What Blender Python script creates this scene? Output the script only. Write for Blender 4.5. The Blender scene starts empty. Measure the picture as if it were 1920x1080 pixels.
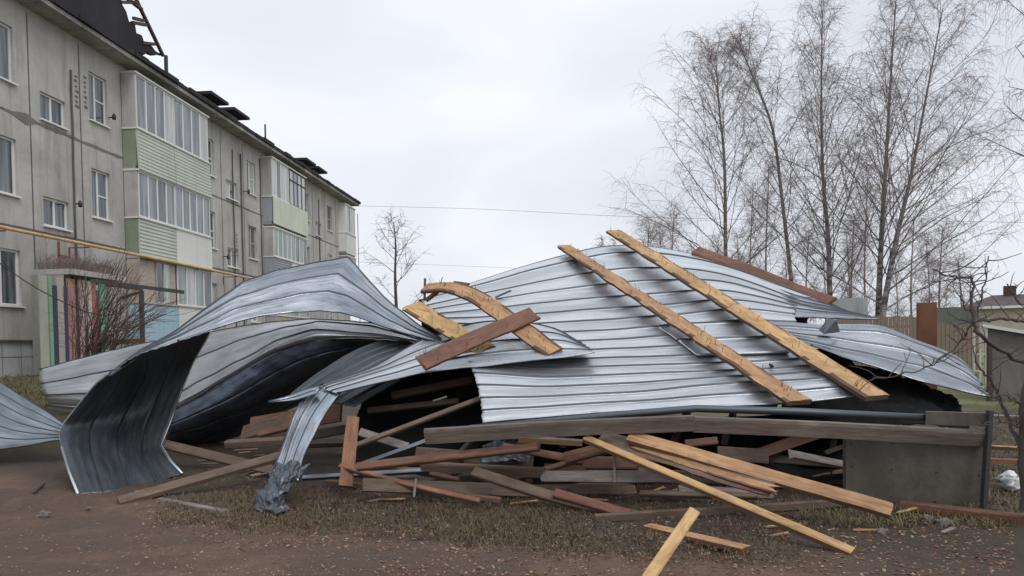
import bpy, math, random
import numpy as np
from mathutils import Vector, Matrix, noise
from mathutils.bvhtree import BVHTree
random.seed(7)
R = math.radians
scene = bpy.context.scene
COL = scene.collection

# ---------------------------------------------------------------- camera
IW, IH, F, CH = 1920, 1080, 1387.0, 1.45
cd = bpy.data.cameras.new('camera')
cam = bpy.data.objects.new('camera', cd); COL.objects.link(cam)
cd.sensor_width = 36; cd.lens = 36 * F / IW; cd.shift_y = 141 / 1920
cd.clip_start = 0.05; cd.clip_end = 2000
ROT = Matrix.Rotation(R(90 - 1.5), 3, 'X') @ Matrix.Rotation(R(-1.0), 3, 'Z')
cam.matrix_world = Matrix.Translation((0, 0, CH)) @ ROT.to_4x4()
scene.camera = cam

# ---------------------------------------------------------------- sky and sun
world = bpy.data.worlds.new('World'); scene.world = world; world.use_nodes = True
wt = world.node_tree; wt.nodes.clear()
def WN(t, **k):
    n = wt.nodes.new(t)
    for a, b in k.items():
        if a in n.inputs: n.inputs[a].default_value = b
        else: setattr(n, a, b)
    return n
SUN_EL, SUN_AZ = R(48), R(150)      # behind the camera, to the right; veiled by cloud
sky = WN('ShaderNodeTexSky', sky_type='NISHITA', sun_disc=False, sun_elevation=SUN_EL, sun_rotation=SUN_AZ, dust_density=3.0)
bg1 = WN('ShaderNodeBackground', Strength=0.08)
wt.links.new(sky.outputs[0], bg1.inputs[0])
tc = WN('ShaderNodeTexCoord')
sep = WN('ShaderNodeSeparateXYZ'); wt.links.new(tc.outputs['Generated'], sep.inputs[0])
mp = WN('ShaderNodeMapping'); mp.inputs['Scale'].default_value = (1.0, 1.0, 2.2)
mp.inputs['Location'].default_value = (0.35, 0.1, 0.2)
wt.links.new(tc.outputs['Generated'], mp.inputs[0])
nz = WN('ShaderNodeTexNoise', Scale=2.0, Detail=6.0, Roughness=0.42, Distortion=0.5); wt.links.new(mp.outputs[0], nz.inputs[0])
cr = WN('ShaderNodeValToRGB')
cr.color_ramp.elements[0].position = 0.34; cr.color_ramp.elements[0].color = (0.64, 0.67, 0.73, 1)
cr.color_ramp.elements[1].position = 0.68; cr.color_ramp.elements[1].color = (0.85, 0.87, 0.915, 1)
wt.links.new(nz.outputs[0], cr.inputs[0])
zr = WN('ShaderNodeMapRange'); zr.inputs['From Min'].default_value = 0.35; zr.inputs['From Max'].default_value = 1.0
zr.inputs['To Min'].default_value = 1.27; zr.inputs['To Max'].default_value = 1.6
wt.links.new(sep.outputs[2], zr.inputs['Value'])
bg2 = WN('ShaderNodeBackground'); wt.links.new(cr.outputs[0], bg2.inputs[0]); wt.links.new(zr.outputs[0], bg2.inputs[1])
mx = WN('ShaderNodeMixShader', Fac=0.9); wt.links.new(bg1.outputs[0], mx.inputs[1]); wt.links.new(bg2.outputs[0], mx.inputs[2])
wo = WN('ShaderNodeOutputWorld'); wt.links.new(mx.outputs[0], wo.inputs[0])
sd = bpy.data.lights.new('sun', 'SUN'); sd.energy = 1.1; sd.angle = R(25); sd.color = (1, 0.97, 0.93)
sun = bpy.data.objects.new('sun', sd); COL.objects.link(sun)
sdir = Vector((math.cos(SUN_EL) * math.sin(SUN_AZ), math.cos(SUN_EL) * math.cos(SUN_AZ), math.sin(SUN_EL)))
sun.rotation_euler = sdir.to_track_quat('Z', 'Y').to_euler(); sun.location = (8, -8, 20)
scene.view_settings.view_transform = 'Standard'; scene.view_settings.look = 'None'
scene.view_settings.exposure = 0.0; scene.view_settings.gamma = 1.0

# ---------------------------------------------------------------- helpers
def ray(px, py):
    return ROT @ Vector(((px - 960) / F, (540 - py) / F + 141 / F, -1.0))
def at(px, py, D):
    r = ray(px, py); return Vector((0, 0, CH)) + r * (D / r.y)
def smooth(t): t = max(0.0, min(1.0, t)); return t * t * (3 - 2 * t)
def gz(x, y):
    a = 0.86 * smooth((y - 9.5) / 8.5) * smooth((-x - 1.0) / 6.0)
    f = 0.5 * smooth((y - 20) / 60) * (1 - smooth((-x - 1.0) / 6.0))
    near = 1 - smooth((math.hypot(x, y) - 30) / 40)
    b = 0.045 * (noise.noise(Vector((x * 0.5, y * 0.5, 0))) + 0.5 * noise.noise(Vector((x * 1.7, y * 1.7, 3)))) * near
    return a + f + b
def G(px, py, lift=0.0):
    lo, hi = 1.0, 80.0; r = ray(px, py); o = Vector((0, 0, CH))
    d = 2.0
    while d < 80:
        p = o + r * (d / r.y)
        if p.z <= gz(p.x, p.y): break
        d += 0.03
    return p + Vector((0, 0, lift))
def vec(p):
    if isinstance(p, Vector): return p
    if len(p) == 2: return G(*p)
    return at(*p)

def tagit(o, label=None, cat=None, group=None, kind=None):
    if label: o['label'] = label
    if cat: o['category'] = cat
    if group: o['group'] = group
    if kind: o['kind'] = kind
    return o
def mesh_obj(name, vs, fs, mats, parent=None, base=None, uvs=None, fm=None, sm=False):
    """vs in world coordinates; stored relative to base (the thing's base point)"""
    if base is None and parent is None:
        a = np.array([tuple(v) for v in vs]); base = Vector((float(a[:, 0].mean()), float(a[:, 1].mean()), float(a[:, 2].min())))
    b = base if base is not None else Vector((0, 0, 0))
    me = bpy.data.meshes.new(name)
    me.from_pydata([(v[0] - b[0], v[1] - b[1], v[2] - b[2]) for v in vs], [], fs)
    for m in (mats if isinstance(mats, (list, tuple)) else [mats]): me.materials.append(m)
    if uvs is not None:
        ul = me.uv_layers.new(name='UVMap')
        flat = [c for f in me.polygons for vi in f.vertices for c in uvs[vi]]
        ul.data.foreach_set('uv', flat)
    if fm is not None: me.polygons.foreach_set('material_index', fm)
    if sm: me.polygons.foreach_set('use_smooth', [True] * len(me.polygons))
    me.update()
    o = bpy.data.objects.new(name, me); COL.objects.link(o)
    if parent is None: o.location = b
    else: o.parent = parent
    return o
def empty(name, loc, label, cat, group=None, rz=0.0):
    o = bpy.data.objects.new(name, None); COL.objects.link(o)
    o.location = loc; o.rotation_euler = (0, 0, rz); o.empty_display_size = 0.2
    return tagit(o, label, cat, group)
class MB:
    def __init__(s): s.v = []; s.f = []; s.m = []
    def box(s, x0, x1, y0, y1, z0, z1, m=0):
        n = len(s.v)
        s.v += [Vector(p) for p in ((x0, y0, z0), (x1, y0, z0), (x1, y1, z0), (x0, y1, z0), (x0, y0, z1), (x1, y0, z1), (x1, y1, z1), (x0, y1, z1))]
        s.f += [(n, n+3, n+2, n+1), (n+4, n+5, n+6, n+7), (n, n+1, n+5, n+4), (n+1, n+2, n+6, n+5), (n+2, n+3, n+7, n+6), (n+3, n, n+4, n+7)]
        s.m += [m] * 6
    def quad(s, a, b, c, d, m=0):
        n = len(s.v); s.v += [Vector(a), Vector(b), Vector(c), Vector(d)]; s.f.append((n, n+1, n+2, n+3)); s.m.append(m)
    def tube(s, pts, rs, k=6, m=0, cap=True):
        n0 = len(s.v); up = Vector((0.13, 0.21, 0.97)); N = len(pts)
        for i, p in enumerate(pts):
            t = (pts[min(i+1, N-1)] - pts[max(i-1, 0)])
            if t.length < 1e-9: t = Vector((0, 0, 1))
            t.normalize(); u = t.cross(up)
            if u.length < 0.05: u = t.cross(Vector((1, 0, 0)))
            u.normalize(); w = t.cross(u); r = rs[i] if hasattr(rs, '__len__') else rs
            for j in range(k):
                a = 2 * math.pi * j / k; s.v.append(p + u * (math.cos(a) * r) + w * (math.sin(a) * r))
        for i in range(N - 1):
            for j in range(k):
                a = n0 + i*k + j; b = n0 + i*k + (j+1) % k; s.f.append((a, b, b + k, a + k)); s.m.append(m)
        if cap:
            s.f.append(tuple(n0 + j for j in range(k))[::-1]); s.m.append(m)
            s.f.append(tuple(n0 + (N-1)*k + j for j in range(k))); s.m.append(m)
    def obox(s, a, b, w, h, nrm=Vector((0, 0, 1)), m=0):
        t = (b - a).normalized(); u = t.cross(nrm).normalized(); q = u.cross(t)
        n = len(s.v)
        for p in (a, b):
            for (i, j) in ((-1, -1), (1, -1), (1, 1), (-1, 1)): s.v.append(p + u * (i * w / 2) + q * (j * h / 2))
        s.f += [(n, n+1, n+2, n+3), (n+7, n+6, n+5, n+4)] + [(n+i, n+4+i, n+4+(i+1) % 4, n+(i+1) % 4) for i in range(4)]
        s.m += [m] * 6
    def build(s, name, mats, parent=None, base=None, sm=False):
        return mesh_obj(name, s.v, s.f, mats, parent, base, fm=s.m, sm=sm)

# ---------------------------------------------------------------- materials
def mat(name, base, rough=0.7, metal=0.0, spec=None):
    m = bpy.data.materials.new(name); m.use_nodes = True
    b = m.node_tree.nodes['Principled BSDF']
    b.inputs['Base Color'].default_value = (*base, 1); b.inputs['Roughness'].default_value = rough; b.inputs['Metallic'].default_value = metal
    if spec is not None: b.inputs['Specular IOR Level'].default_value = spec
    return m
class NT:
    def __init__(s, m): s.m = m; s.t = m.node_tree; s.b = s.t.nodes['Principled BSDF']
    def n(s, ty, ins=None, **k):
        n = s.t.nodes.new(ty)
        for a, b in k.items(): setattr(n, a, b)
        for a, b in (ins or {}).items():
            if hasattr(b, 'is_output'): s.t.links.new(b, n.inputs[a])
            else: n.inputs[a].default_value = b
        return n
    def coord(s, kind, scale=(1, 1, 1), rot=(0, 0, 0)):
        c = s.n('ShaderNodeTexCoord'); return s.n('ShaderNodeMapping', {'Vector': c.outputs[kind], 'Scale': scale, 'Rotation': rot}).outputs[0]
    def noise(s, co, sc, det=4, rough=0.6, dist=0.0):
        return s.n('ShaderNodeTexNoise', {'Vector': co, 'Scale': sc, 'Detail': det, 'Roughness': rough, 'Distortion': dist}).outputs[0]
    def ramp(s, v, stops):
        r = s.n('ShaderNodeValToRGB', {'Fac': v}); e = r.color_ramp.elements
        while len(e) < len(stops): e.new(0.5)
        for i, (p, c) in enumerate(stops):
            e[i].position = p; e[i].color = (*c, 1) if hasattr(c, '__len__') else (c, c, c, 1)
        return r.outputs[0]
    def mix(s, f, a, b, bt='MIX'):
        n = s.n('ShaderNodeMix', data_type='RGBA', blend_type=bt)
        for i, x in ((0, f), (6, a), (7, b)):
            if hasattr(x, 'is_output'): s.t.links.new(x, n.inputs[i])
            else: n.inputs[i].default_value = (*x, 1) if hasattr(x, '__len__') else x
        return n.outputs[2]
    def bump(s, h, st=0.3, d=0.01):
        n = s.n('ShaderNodeBump', {'Height': h, 'Strength': st, 'Distance': d}); s.t.links.new(n.outputs[0], s.b.inputs['Normal'])
    def set(s, k, v): s.t.links.new(v, s.b.inputs[k])

def galv(name, c0, c1, r0, r1, metal=0.85, dirt=(0.13, 0.12, 0.11), dirtpos=(0.56, 0.78)):
    m = mat(name, c0, r0, metal); q = NT(m)
    uv = q.coord('UV', (1, 1, 1)); st = q.coord('UV', (0.55, 3.0, 1)); st2 = q.coord('UV', (1.2, 14.0, 1))
    a = q.noise(st, 1.6, 6, 0.65, 0.4); b = q.noise(uv, 34, 3, 0.7); c = q.noise(st2, 2.2, 5, 0.7); w = q.noise(q.coord('UV', (0.35, 2.1, 1)), 1.1, 3, 0.5)
    col = q.mix(q.ramp(a, [(0.35, 0.0), (0.65, 1.0)]), c0, c1)
    col = q.mix(q.ramp(b, [(0.42, 0.0), (0.6, 0.1)]), col, (c0[0]*0.5, c0[1]*0.5, c0[2]*0.52))
    col = q.mix(q.ramp(w, [(0.44, 0.42), (0.52, 0.0)]), col, (c0[0]*0.55, c0[1]*0.58, c0[2]*0.6))
    ds = q.ramp(c, [(dirtpos[0], 0.0), (dirtpos[1], 0.75)])
    col = q.mix(ds, col, dirt); q.set('Base Color', col)
    rr = q.n('ShaderNodeMapRange', {'Value': a, 'From Min': 0.3, 'From Max': 0.7, 'To Min': r0, 'To Max': r1}).outputs[0]
    rr2 = q.n('ShaderNodeMath', {0: rr, 1: b}, operation='MULTIPLY_ADD'); rr2.inputs[2].default_value = 0.0
    rr3 = q.n('ShaderNodeMath', {0: rr2.outputs[0], 1: 2.0}, operation='MULTIPLY').outputs[0]; q.set('Roughness', rr3)
    dn = q.noise(q.coord('UV', (1.0, 2.2, 1)), 3.2, 3, 0.5, 0.3)
    hh = q.n('ShaderNodeMath', {0: dn, 1: c}, operation='MULTIPLY_ADD'); hh.inputs[2].default_value = 0.0
    q.bump(dn, 0.18, 0.04)
    return m
M = {}
M['galv'] = galv('galvanised_metal', (0.53, 0.56, 0.59), (0.68, 0.705, 0.73), 0.38, 0.50)
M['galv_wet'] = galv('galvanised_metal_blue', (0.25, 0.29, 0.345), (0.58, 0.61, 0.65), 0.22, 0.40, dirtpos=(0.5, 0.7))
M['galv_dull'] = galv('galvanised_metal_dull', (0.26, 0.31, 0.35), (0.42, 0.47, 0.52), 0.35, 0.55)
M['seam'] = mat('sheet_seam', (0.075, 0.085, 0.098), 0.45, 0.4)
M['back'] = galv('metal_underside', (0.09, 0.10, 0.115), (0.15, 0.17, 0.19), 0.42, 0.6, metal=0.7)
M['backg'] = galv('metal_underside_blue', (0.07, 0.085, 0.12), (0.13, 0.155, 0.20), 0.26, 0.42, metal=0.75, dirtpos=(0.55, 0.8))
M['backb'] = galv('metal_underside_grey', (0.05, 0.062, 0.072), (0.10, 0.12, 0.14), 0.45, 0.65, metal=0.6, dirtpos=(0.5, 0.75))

def wood(name, c0, c1, dark, bark=None, rough=0.75, sc=1.0):
    m = mat(name, c0, rough); q = NT(m)
    g = q.coord('UV', (1.6 * sc, 26 * sc, 1)); g2 = q.coord('UV', (1.4, 4.0, 1)); uv = q.coord('UV', (3, 9, 1))
    a = q.noise(g, 2.0, 7, 0.7, 0.6); b = q.noise(g2, 2.6, 6, 0.72, 0.9); k = q.noise(uv, 2.2, 3, 0.55)
    col = q.mix(q.ramp(a, [(0.36, 0.0), (0.66, 1.0)]), c0, c1)
    col = q.mix(q.ramp(b, [(0.44, 0.0), (0.66, 0.75)]), col, dark)
    l2 = q.noise(q.coord('UV', (0.7, 1.2, 1)), 1.3, 3, 0.5); col = q.mix(q.ramp(l2, [(0.4, 0.0), (0.62, 0.45)]), col, tuple(x * 0.45 for x in c0))
    col = q.mix(q.ramp(k, [(0.66, 0.0), (0.76, 0.6)]), col, tuple(x * 0.5 for x in dark))
    q.set('Base Color', col); q.bump(a, 0.7, 0.006)
    return m
M['w_light'] = wood('sawn_wood_light', (0.46, 0.29, 0.12), (0.62, 0.42, 0.20), (0.22, 0.115, 0.05))
M['w_gold'] = wood('sawn_wood_golden', (0.45, 0.275, 0.115), (0.62, 0.41, 0.19), (0.20, 0.095, 0.035))
M['w_orange'] = wood('sawn_wood_orange', (0.40, 0.225, 0.105), (0.57, 0.355, 0.18), (0.17, 0.07, 0.035))
M['w_red'] = wood('wood_red_brown', (0.15, 0.065, 0.04), (0.25, 0.12, 0.075), (0.065, 0.032, 0.024))
M['w_brown'] = wood('wood_weathered_brown', (0.12, 0.08, 0.056), (0.20, 0.14, 0.10), (0.06, 0.04, 0.03))
M['w_grey'] = wood('wood_weathered_grey', (0.17, 0.15, 0.135), (0.29, 0.265, 0.24), (0.11, 0.06, 0.045))
M['w_post'] = wood('wood_post_orange', (0.22, 0.10, 0.055), (0.31, 0.155, 0.085), (0.13, 0.06, 0.035))
M['w_beam'] = wood('wood_beam_rusty', (0.12, 0.098, 0.08), (0.25, 0.215, 0.18), (0.11, 0.045, 0.025))
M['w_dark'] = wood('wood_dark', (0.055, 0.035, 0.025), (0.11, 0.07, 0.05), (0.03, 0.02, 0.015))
M['bark'] = wood('bark_edge', (0.10, 0.05, 0.03), (0.21, 0.11, 0.06), (0.05, 0.025, 0.015))
M['side'] = wood('sawn_side', (0.15, 0.085, 0.045), (0.23, 0.135, 0.075), (0.08, 0.045, 0.025))
M['nail'] = mat('rusty_nail', (0.07, 0.045, 0.035), 0.6, 0.5)
M['felt'] = mat('felt_and_shade_sheet', (0.008, 0.0082, 0.009), 0.8, 0.0, 0.15)  # also on the black sheets added to darken the hollows
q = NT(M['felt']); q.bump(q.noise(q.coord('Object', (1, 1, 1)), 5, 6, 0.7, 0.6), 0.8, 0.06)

def concrete(name, c0, c1, stain, sc=1.0, vs=0.9):
    m = mat(name, c0, 0.88); q = NT(m)
    o = q.coord('Object', (1, 1, 1)); stv = q.coord('Object', (1, 1.6, 0.16))
    a = q.noise(o, 0.45 * sc, 9, 0.74, 0.5); b = q.noise(stv, 1.7 * sc, 7, 0.7, 0.4); c = q.noise(o, 24, 5, 0.7)
    col = q.mix(q.ramp(a, [(0.40, 0.0), (0.60, 1.0)]), c0, c1)
    col = q.mix(q.ramp(b, [(0.5, 0.0), (0.76, vs)]), col, stain)
    col = q.mix(q.ramp(c, [(0.35, 0.22), (0.6, 0.0)]), col, stain)
    q.set('Base Color', col); q.bump(c, 0.35, 0.008)
    return m
M['wall'] = concrete('panel_concrete', (0.40, 0.385, 0.365), (0.53, 0.512, 0.49), (0.22, 0.208, 0.195))
M['plinth'] = concrete('plinth_concrete', (0.40, 0.41, 0.42), (0.50, 0.51, 0.52), (0.22, 0.20, 0.17))
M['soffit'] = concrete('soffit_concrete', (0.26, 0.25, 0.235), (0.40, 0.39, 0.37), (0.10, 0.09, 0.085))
M['joint'] = concrete('joint_mastic', (0.10, 0.09, 0.085), (0.15, 0.14, 0.13), (0.07, 0.06, 0.06))
M['patch'] = concrete('joint_patch', (0.17, 0.155, 0.145), (0.22, 0.20, 0.19), (0.12, 0.11, 0.10))
M['pipe_y'] = concrete('pipe_yellow', (0.56, 0.36, 0.17), (0.64, 0.46, 0.26), (0.30, 0.16, 0.08), 3)
M['green'] = concrete('siding_green', (0.46, 0.50, 0.43), (0.54, 0.58, 0.51), (0.32, 0.34, 0.30), 1, 0.4)
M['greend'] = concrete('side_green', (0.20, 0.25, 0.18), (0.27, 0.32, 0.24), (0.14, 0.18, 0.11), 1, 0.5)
M['palegreen'] = concrete('panel_pale_green', (0.56, 0.62, 0.50), (0.64, 0.69, 0.57), (0.38, 0.40, 0.32), 1, 0.4)
M['white'] = concrete('panel_white', (0.66, 0.66, 0.63), (0.74, 0.74, 0.71), (0.46, 0.45, 0.42), 1, 0.4)
M['blue'] = concrete('panel_blue', (0.36, 0.50, 0.60), (0.44, 0.57, 0.66), (0.24, 0.32, 0.38), 1, 0.5)
M['greysid'] = concrete('siding_grey', (0.30, 0.32, 0.36), (0.36, 0.38, 0.42), (0.2, 0.2, 0.22), 1, 0.4)
M['pvc'] = mat('pvc_white', (0.72, 0.72, 0.71), 0.4)
M['oldframe'] = mat('old_paint_frame', (0.42, 0.40, 0.36), 0.7)
M['redbar'] = mat('red_brown_bar', (0.12, 0.035, 0.035), 0.6)
M['roofdark'] = concrete('roof_dark', (0.014, 0.012, 0.015), (0.028, 0.024, 0.027), (0.01, 0.009, 0.01))
M['brickb'] = mat('pale_brick', (0.45, 0.38, 0.32), 0.85)
q = NT(M['brickb']); bt = q.n('ShaderNodeTexBrick', {'Vector': q.coord('Object', (1, 1, 1), (0, R(90), R(90))), 'Scale': 3.6, 'Color1': (0.42, 0.34, 0.28, 1), 'Color2': (0.50, 0.43, 0.37, 1), 'Mortar': (0.30, 0.27, 0.25, 1)}); q.set('Base Color', bt.outputs[0])
M['dark'] = mat('dark_iron', (0.03, 0.03, 0.032), 0.6)
M['teal'] = mat('dark_post_paint', (0.045, 0.052, 0.05), 0.7)
def glass(name, c0, c1, rough=0.08):
    m = mat(name, c0, rough, 0.0, 0.9); q = NT(m)
    a = q.noise(q.coord('Object', (1, 5, 0.35)), 1.3, 3, 0.5)
    q.set('Base Color', q.mix(q.ramp(a, [(0.42, 0.0), (0.6, 1.0)]), c0, c1)); return m
M['glass'] = glass('window_glass', (0.045, 0.052, 0.058), (0.15, 0.17, 0.18))
M['glassb'] = glass('balcony_glass', (0.13, 0.15, 0.17), (0.26, 0.28, 0.31), 0.12)
M['glassg'] = glass('greenish_glass', (0.16, 0.22, 0.20), (0.30, 0.36, 0.33), 0.12)
M['curtain'] = glass('curtained_glass', (0.36, 0.38, 0.38), (0.52, 0.53, 0.52), 0.2)
def plainwood(name, c): return concrete(name, c, tuple(min(1, x * 1.2) for x in c), tuple(x * 0.5 for x in c), 2, 0.6)

# ---------------------------------------------------------------- sheets
def cr1(P, t):
    n = len(P) - 1; x = t * n; i = min(int(x), n - 1); f = x - i
    p1, p2 = P[i], P[i+1]; p0 = P[i-1] if i > 0 else p1 * 2 - p2; p3 = P[i+2] if i + 2 <= n else p2 * 2 - p1
    return 0.5 * ((2*p1) + (p2 - p0) * f + (2*p0 - 5*p1 + 4*p2 - p3) * f*f + (3*p1 - p0 - 3*p2 + p3) * f*f*f)
def lin1(P, t):
    n = len(P) - 1; x = t * n; i = min(int(x), n - 1); return P[i] + (P[i+1] - P[i]) * (x - i)
def sheet(name, label, cat, grid, strips, mats, nu=60, per=10, rib=0.02, ribw=0.026, facing=1, dent=0.02, dsc=1.1, minor=0.0016, thick=0.005, jag=0.0, group=None, parent=None, crump=0.0, phase=0.0, lin=0.0, smoothsh=True, crease=0.0):
    """grid: rows of control points; ribs run along the rows"""
    rows = [[np.array(vec(p)) for p in r] for r in grid]
    ks = {0.0, float(strips)}
    k = math.floor(phase)
    while k <= strips + phase + 1:
        for d_ in [-ribw, -ribw * .45, ribw * .45, ribw] + [ribw + (1 - 2 * ribw) * (i + 1) / (per - 1) for i in range(per - 2)]:
            if 0.001 < k + d_ - phase < strips - .001: ks.add(k + d_ - phase)
        k += 1
    ks = sorted(ks); nv = len(ks) - 1; S = np.zeros((nv + 1, nu + 1, 3))
    fine = [[cr1(r, j / nu) * (1 - lin) + lin1(r, j / nu) * lin for j in range(nu + 1)] for r in rows]
    for j in range(nu + 1):
        colp = [fine[i][j] for i in range(len(rows))]
        for i in range(nv + 1): S[i, j] = cr1(colp, ks[i] / strips)
    if jag:
        for i in range(nv + 1):
            for (j0, sg) in ((0, 1), (nu, -1)):
                d = jag * (noise.noise(Vector((i * 0.35, j0, 1.7))) + 0.6 * noise.noise(Vector((i * 1.3, j0, 5))))
                dirv = S[i, 1] - S[i, 0] if j0 == 0 else S[i, nu] - S[i, nu-1]; S[i, j0] += dirv / (np.linalg.norm(dirv) + 1e-9) * d
    du = np.gradient(S, axis=1); dv = np.gradient(S, axis=0); N = np.cross(du, dv); N /= (np.linalg.norm(N, axis=2, keepdims=True) + 1e-9)
    c = np.array((0, 0, CH)); s = np.sign(((c - S) * N).sum()) * facing; N *= s
    lenu = np.linalg.norm(du, axis=2).mean() * nu; lenv = np.linalg.norm(dv, axis=2).mean() * nv
    vs = []; uvs = []; ou = random.random() * 9; off = random.random() * 50
    for i in range(nv + 1):
        k = ks[i] + phase; fr = abs(k - round(k)); h = rib * min(1.0, max(0.0, (1.02 - fr / ribw) / .55))
        if i in (0, nv): h = 0
        h += minor * math.sin(k * 2 * math.pi * 3)
        for j in range(nu + 1):
            p = S[i, j]; q_ = Vector(p) * dsc
            d = dent * (noise.noise(q_ + Vector((off, 0, 0))) + 0.5 * noise.noise(q_ * 2.3 + Vector((0, off, 0))))
            if dent: d += dent * 0.4 * max(0, noise.noise(Vector((j / nu * lenu * 1.3 + off, k * 0.25, 2))))
            if crease: d += crease * (abs(noise.noise(q_ * 1.5 + Vector((off, 3, 0)))) * 2 + abs(noise.noise(q_ * 3.6 + Vector((off, 3, 0)))) - .8)
            if crump:
                w = q_ * 5; d += crump * (abs(noise.noise(w)) + 0.6 * noise.noise(w * 2.7))
            vs.append(Vector(p + N[i, j] * (h + d))); uvs.append((j / nu * lenu + ou, ks[i] / strips * lenv + ou))
    W = nu + 1; fs = []; fmx = []
    for i in range(nv):
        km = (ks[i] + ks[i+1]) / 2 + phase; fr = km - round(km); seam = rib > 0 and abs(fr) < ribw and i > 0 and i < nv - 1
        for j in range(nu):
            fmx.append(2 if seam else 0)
            f = (i*W + j, i*W + j+1, (i+1)*W + j+1, (i+1)*W + j); fs.append(f if s > 0 else f[::-1])
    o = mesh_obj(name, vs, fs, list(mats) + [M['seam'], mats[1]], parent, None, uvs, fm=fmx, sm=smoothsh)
    sm_ = o.modifiers.new('thickness', 'SOLIDIFY'); sm_.thickness = thick; sm_.offset = -1; sm_.material_offset = 1; sm_.material_offset_rim = 0
    if parent is None: tagit(o, label, cat, group)
    return o, vs, fs

# ---------------------------------------------------------------- boards
def board(name, label, pts, w, th, mats, nrm=(0, 0, 1), wane=0.0, group=None, nails=0, cat='plank', seg=24, split=0.0, nh=0.07):
    P = [np.array(vec(p)) for p in pts]; L = sum(np.linalg.norm(P[i+1] - P[i]) for i in range(len(P) - 1))
    seg = max(4, min(60, int(L / 0.07))) if seg == 24 else seg
    C_ = [Vector(cr1(P, i / seg)) if len(P) > 2 else Vector(P[0] + (P[1] - P[0]) * (i / seg)) for i in range(seg + 1)]
    n0 = Vector(nrm).normalized(); vs = []; uvs = []; off = random.random() * 30; fr = []
    for i, c in enumerate(C_):
        t = (C_[min(i+1, seg)] - C_[max(i-1, 0)]).normalized(); u = t.cross(n0).normalized(); n = u.cross(t); fr.append((c, t, u, n))
        x = i / seg * L
        el = -w/2 + wane * (noise.noise(Vector((x * 2.2, off, 0))) + 0.5 * noise.noise(Vector((x * 8, off, 0))))
        er = w/2 + wane * (noise.noise(Vector((x * 2.2, off, 9))) + 0.5 * noise.noise(Vector((x * 8, off, 9))))
        sx = [0, 0, 0, 0]
        if i in (0, seg): sx = [split * random.uniform(-1, 1) for _ in range(4)]
        hb = 0.003 * noise.noise(Vector((x * 5, off, 3)))
        ring = [(el, th/2 - 0.18 * th), (el + (.12 + (.05 * noise.noise(Vector((x * 9, off, 5))) + .03 if wane > .008 else 0)) * w, th/2), (el + 0.5 * (er - el), th/2 + hb), (er - (.12 + (.05 * noise.noise(Vector((x * 9, off, 8))) + .03 if wane > .008 else 0)) * w, th/2), (er, th/2 - 0.18 * th), (er - wane * 0.4, -th/2), (el + wane * 0.4, -th/2)]
        for k, (a, b) in enumerate(ring):
            vs.append(c + u * a + n * b + t * (sx[k % 4])); uvs.append((x + off, (a + (0.4 if k > 4 else 0)) + off))
    K = 7; fs = []; fm = []
    for i in range(seg):
        for k in range(K):
            a = i*K + k; b = i*K + (k+1) % K; fs.append((a, a + K, b + K, b)); fm.append(0 if k in (1, 2) else (1 if k > 3 or (wane > .008 and noise.noise(Vector((i * .22, k, off))) > .05) else 0))
    fs.append(tuple(range(K))); fm.append(1); fs.append(tuple(seg*K + k for k in range(K))[::-1]); fm.append(1)
    base = Vector(min(C_, key=lambda v: v.z))
    # split: thing = Empty only if it has nails
    if nails:
        root = empty(name, base, label, cat, group)
        o = mesh_obj('board', vs, fs, mats, root, base, uvs, fm)
        nb = MB(); nb.tube([Vector((0, 0, 0)), Vector((0.004, 0, nh * 0.6)), Vector((0.012, 0.003, nh))], [0.0028, 0.0028, 0.0022], 5)
        nm = None
        for k in range(nails):
            c, t, u, n = fr[random.randint(1, seg - 1)]
            p = c + u * random.uniform(-0.42, 0.42) * w + n * (th/2 - 0.004)
            if nm is None: no = nb.build('nail', M['nail'], root, Vector((0, 0, 0))); nm = no.data
            else: no = bpy.data.objects.new('nail', nm); COL.objects.link(no); no.parent = root
            d = (n + Vector((random.uniform(-.5, .5), random.uniform(-.5, .5), random.uniform(-.1, .3)))).normalized()
            no.rotation_mode = 'QUATERNION'; no.rotation_quaternion = d.to_track_quat('Z', 'Y'); no.location = p - base
            no.scale = (1, 1, random.uniform(0.5, 1.3))
        return root
    o = mesh_obj(name, vs, fs, mats, None, base, uvs, fm); return tagit(o, label, cat, group)

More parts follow.
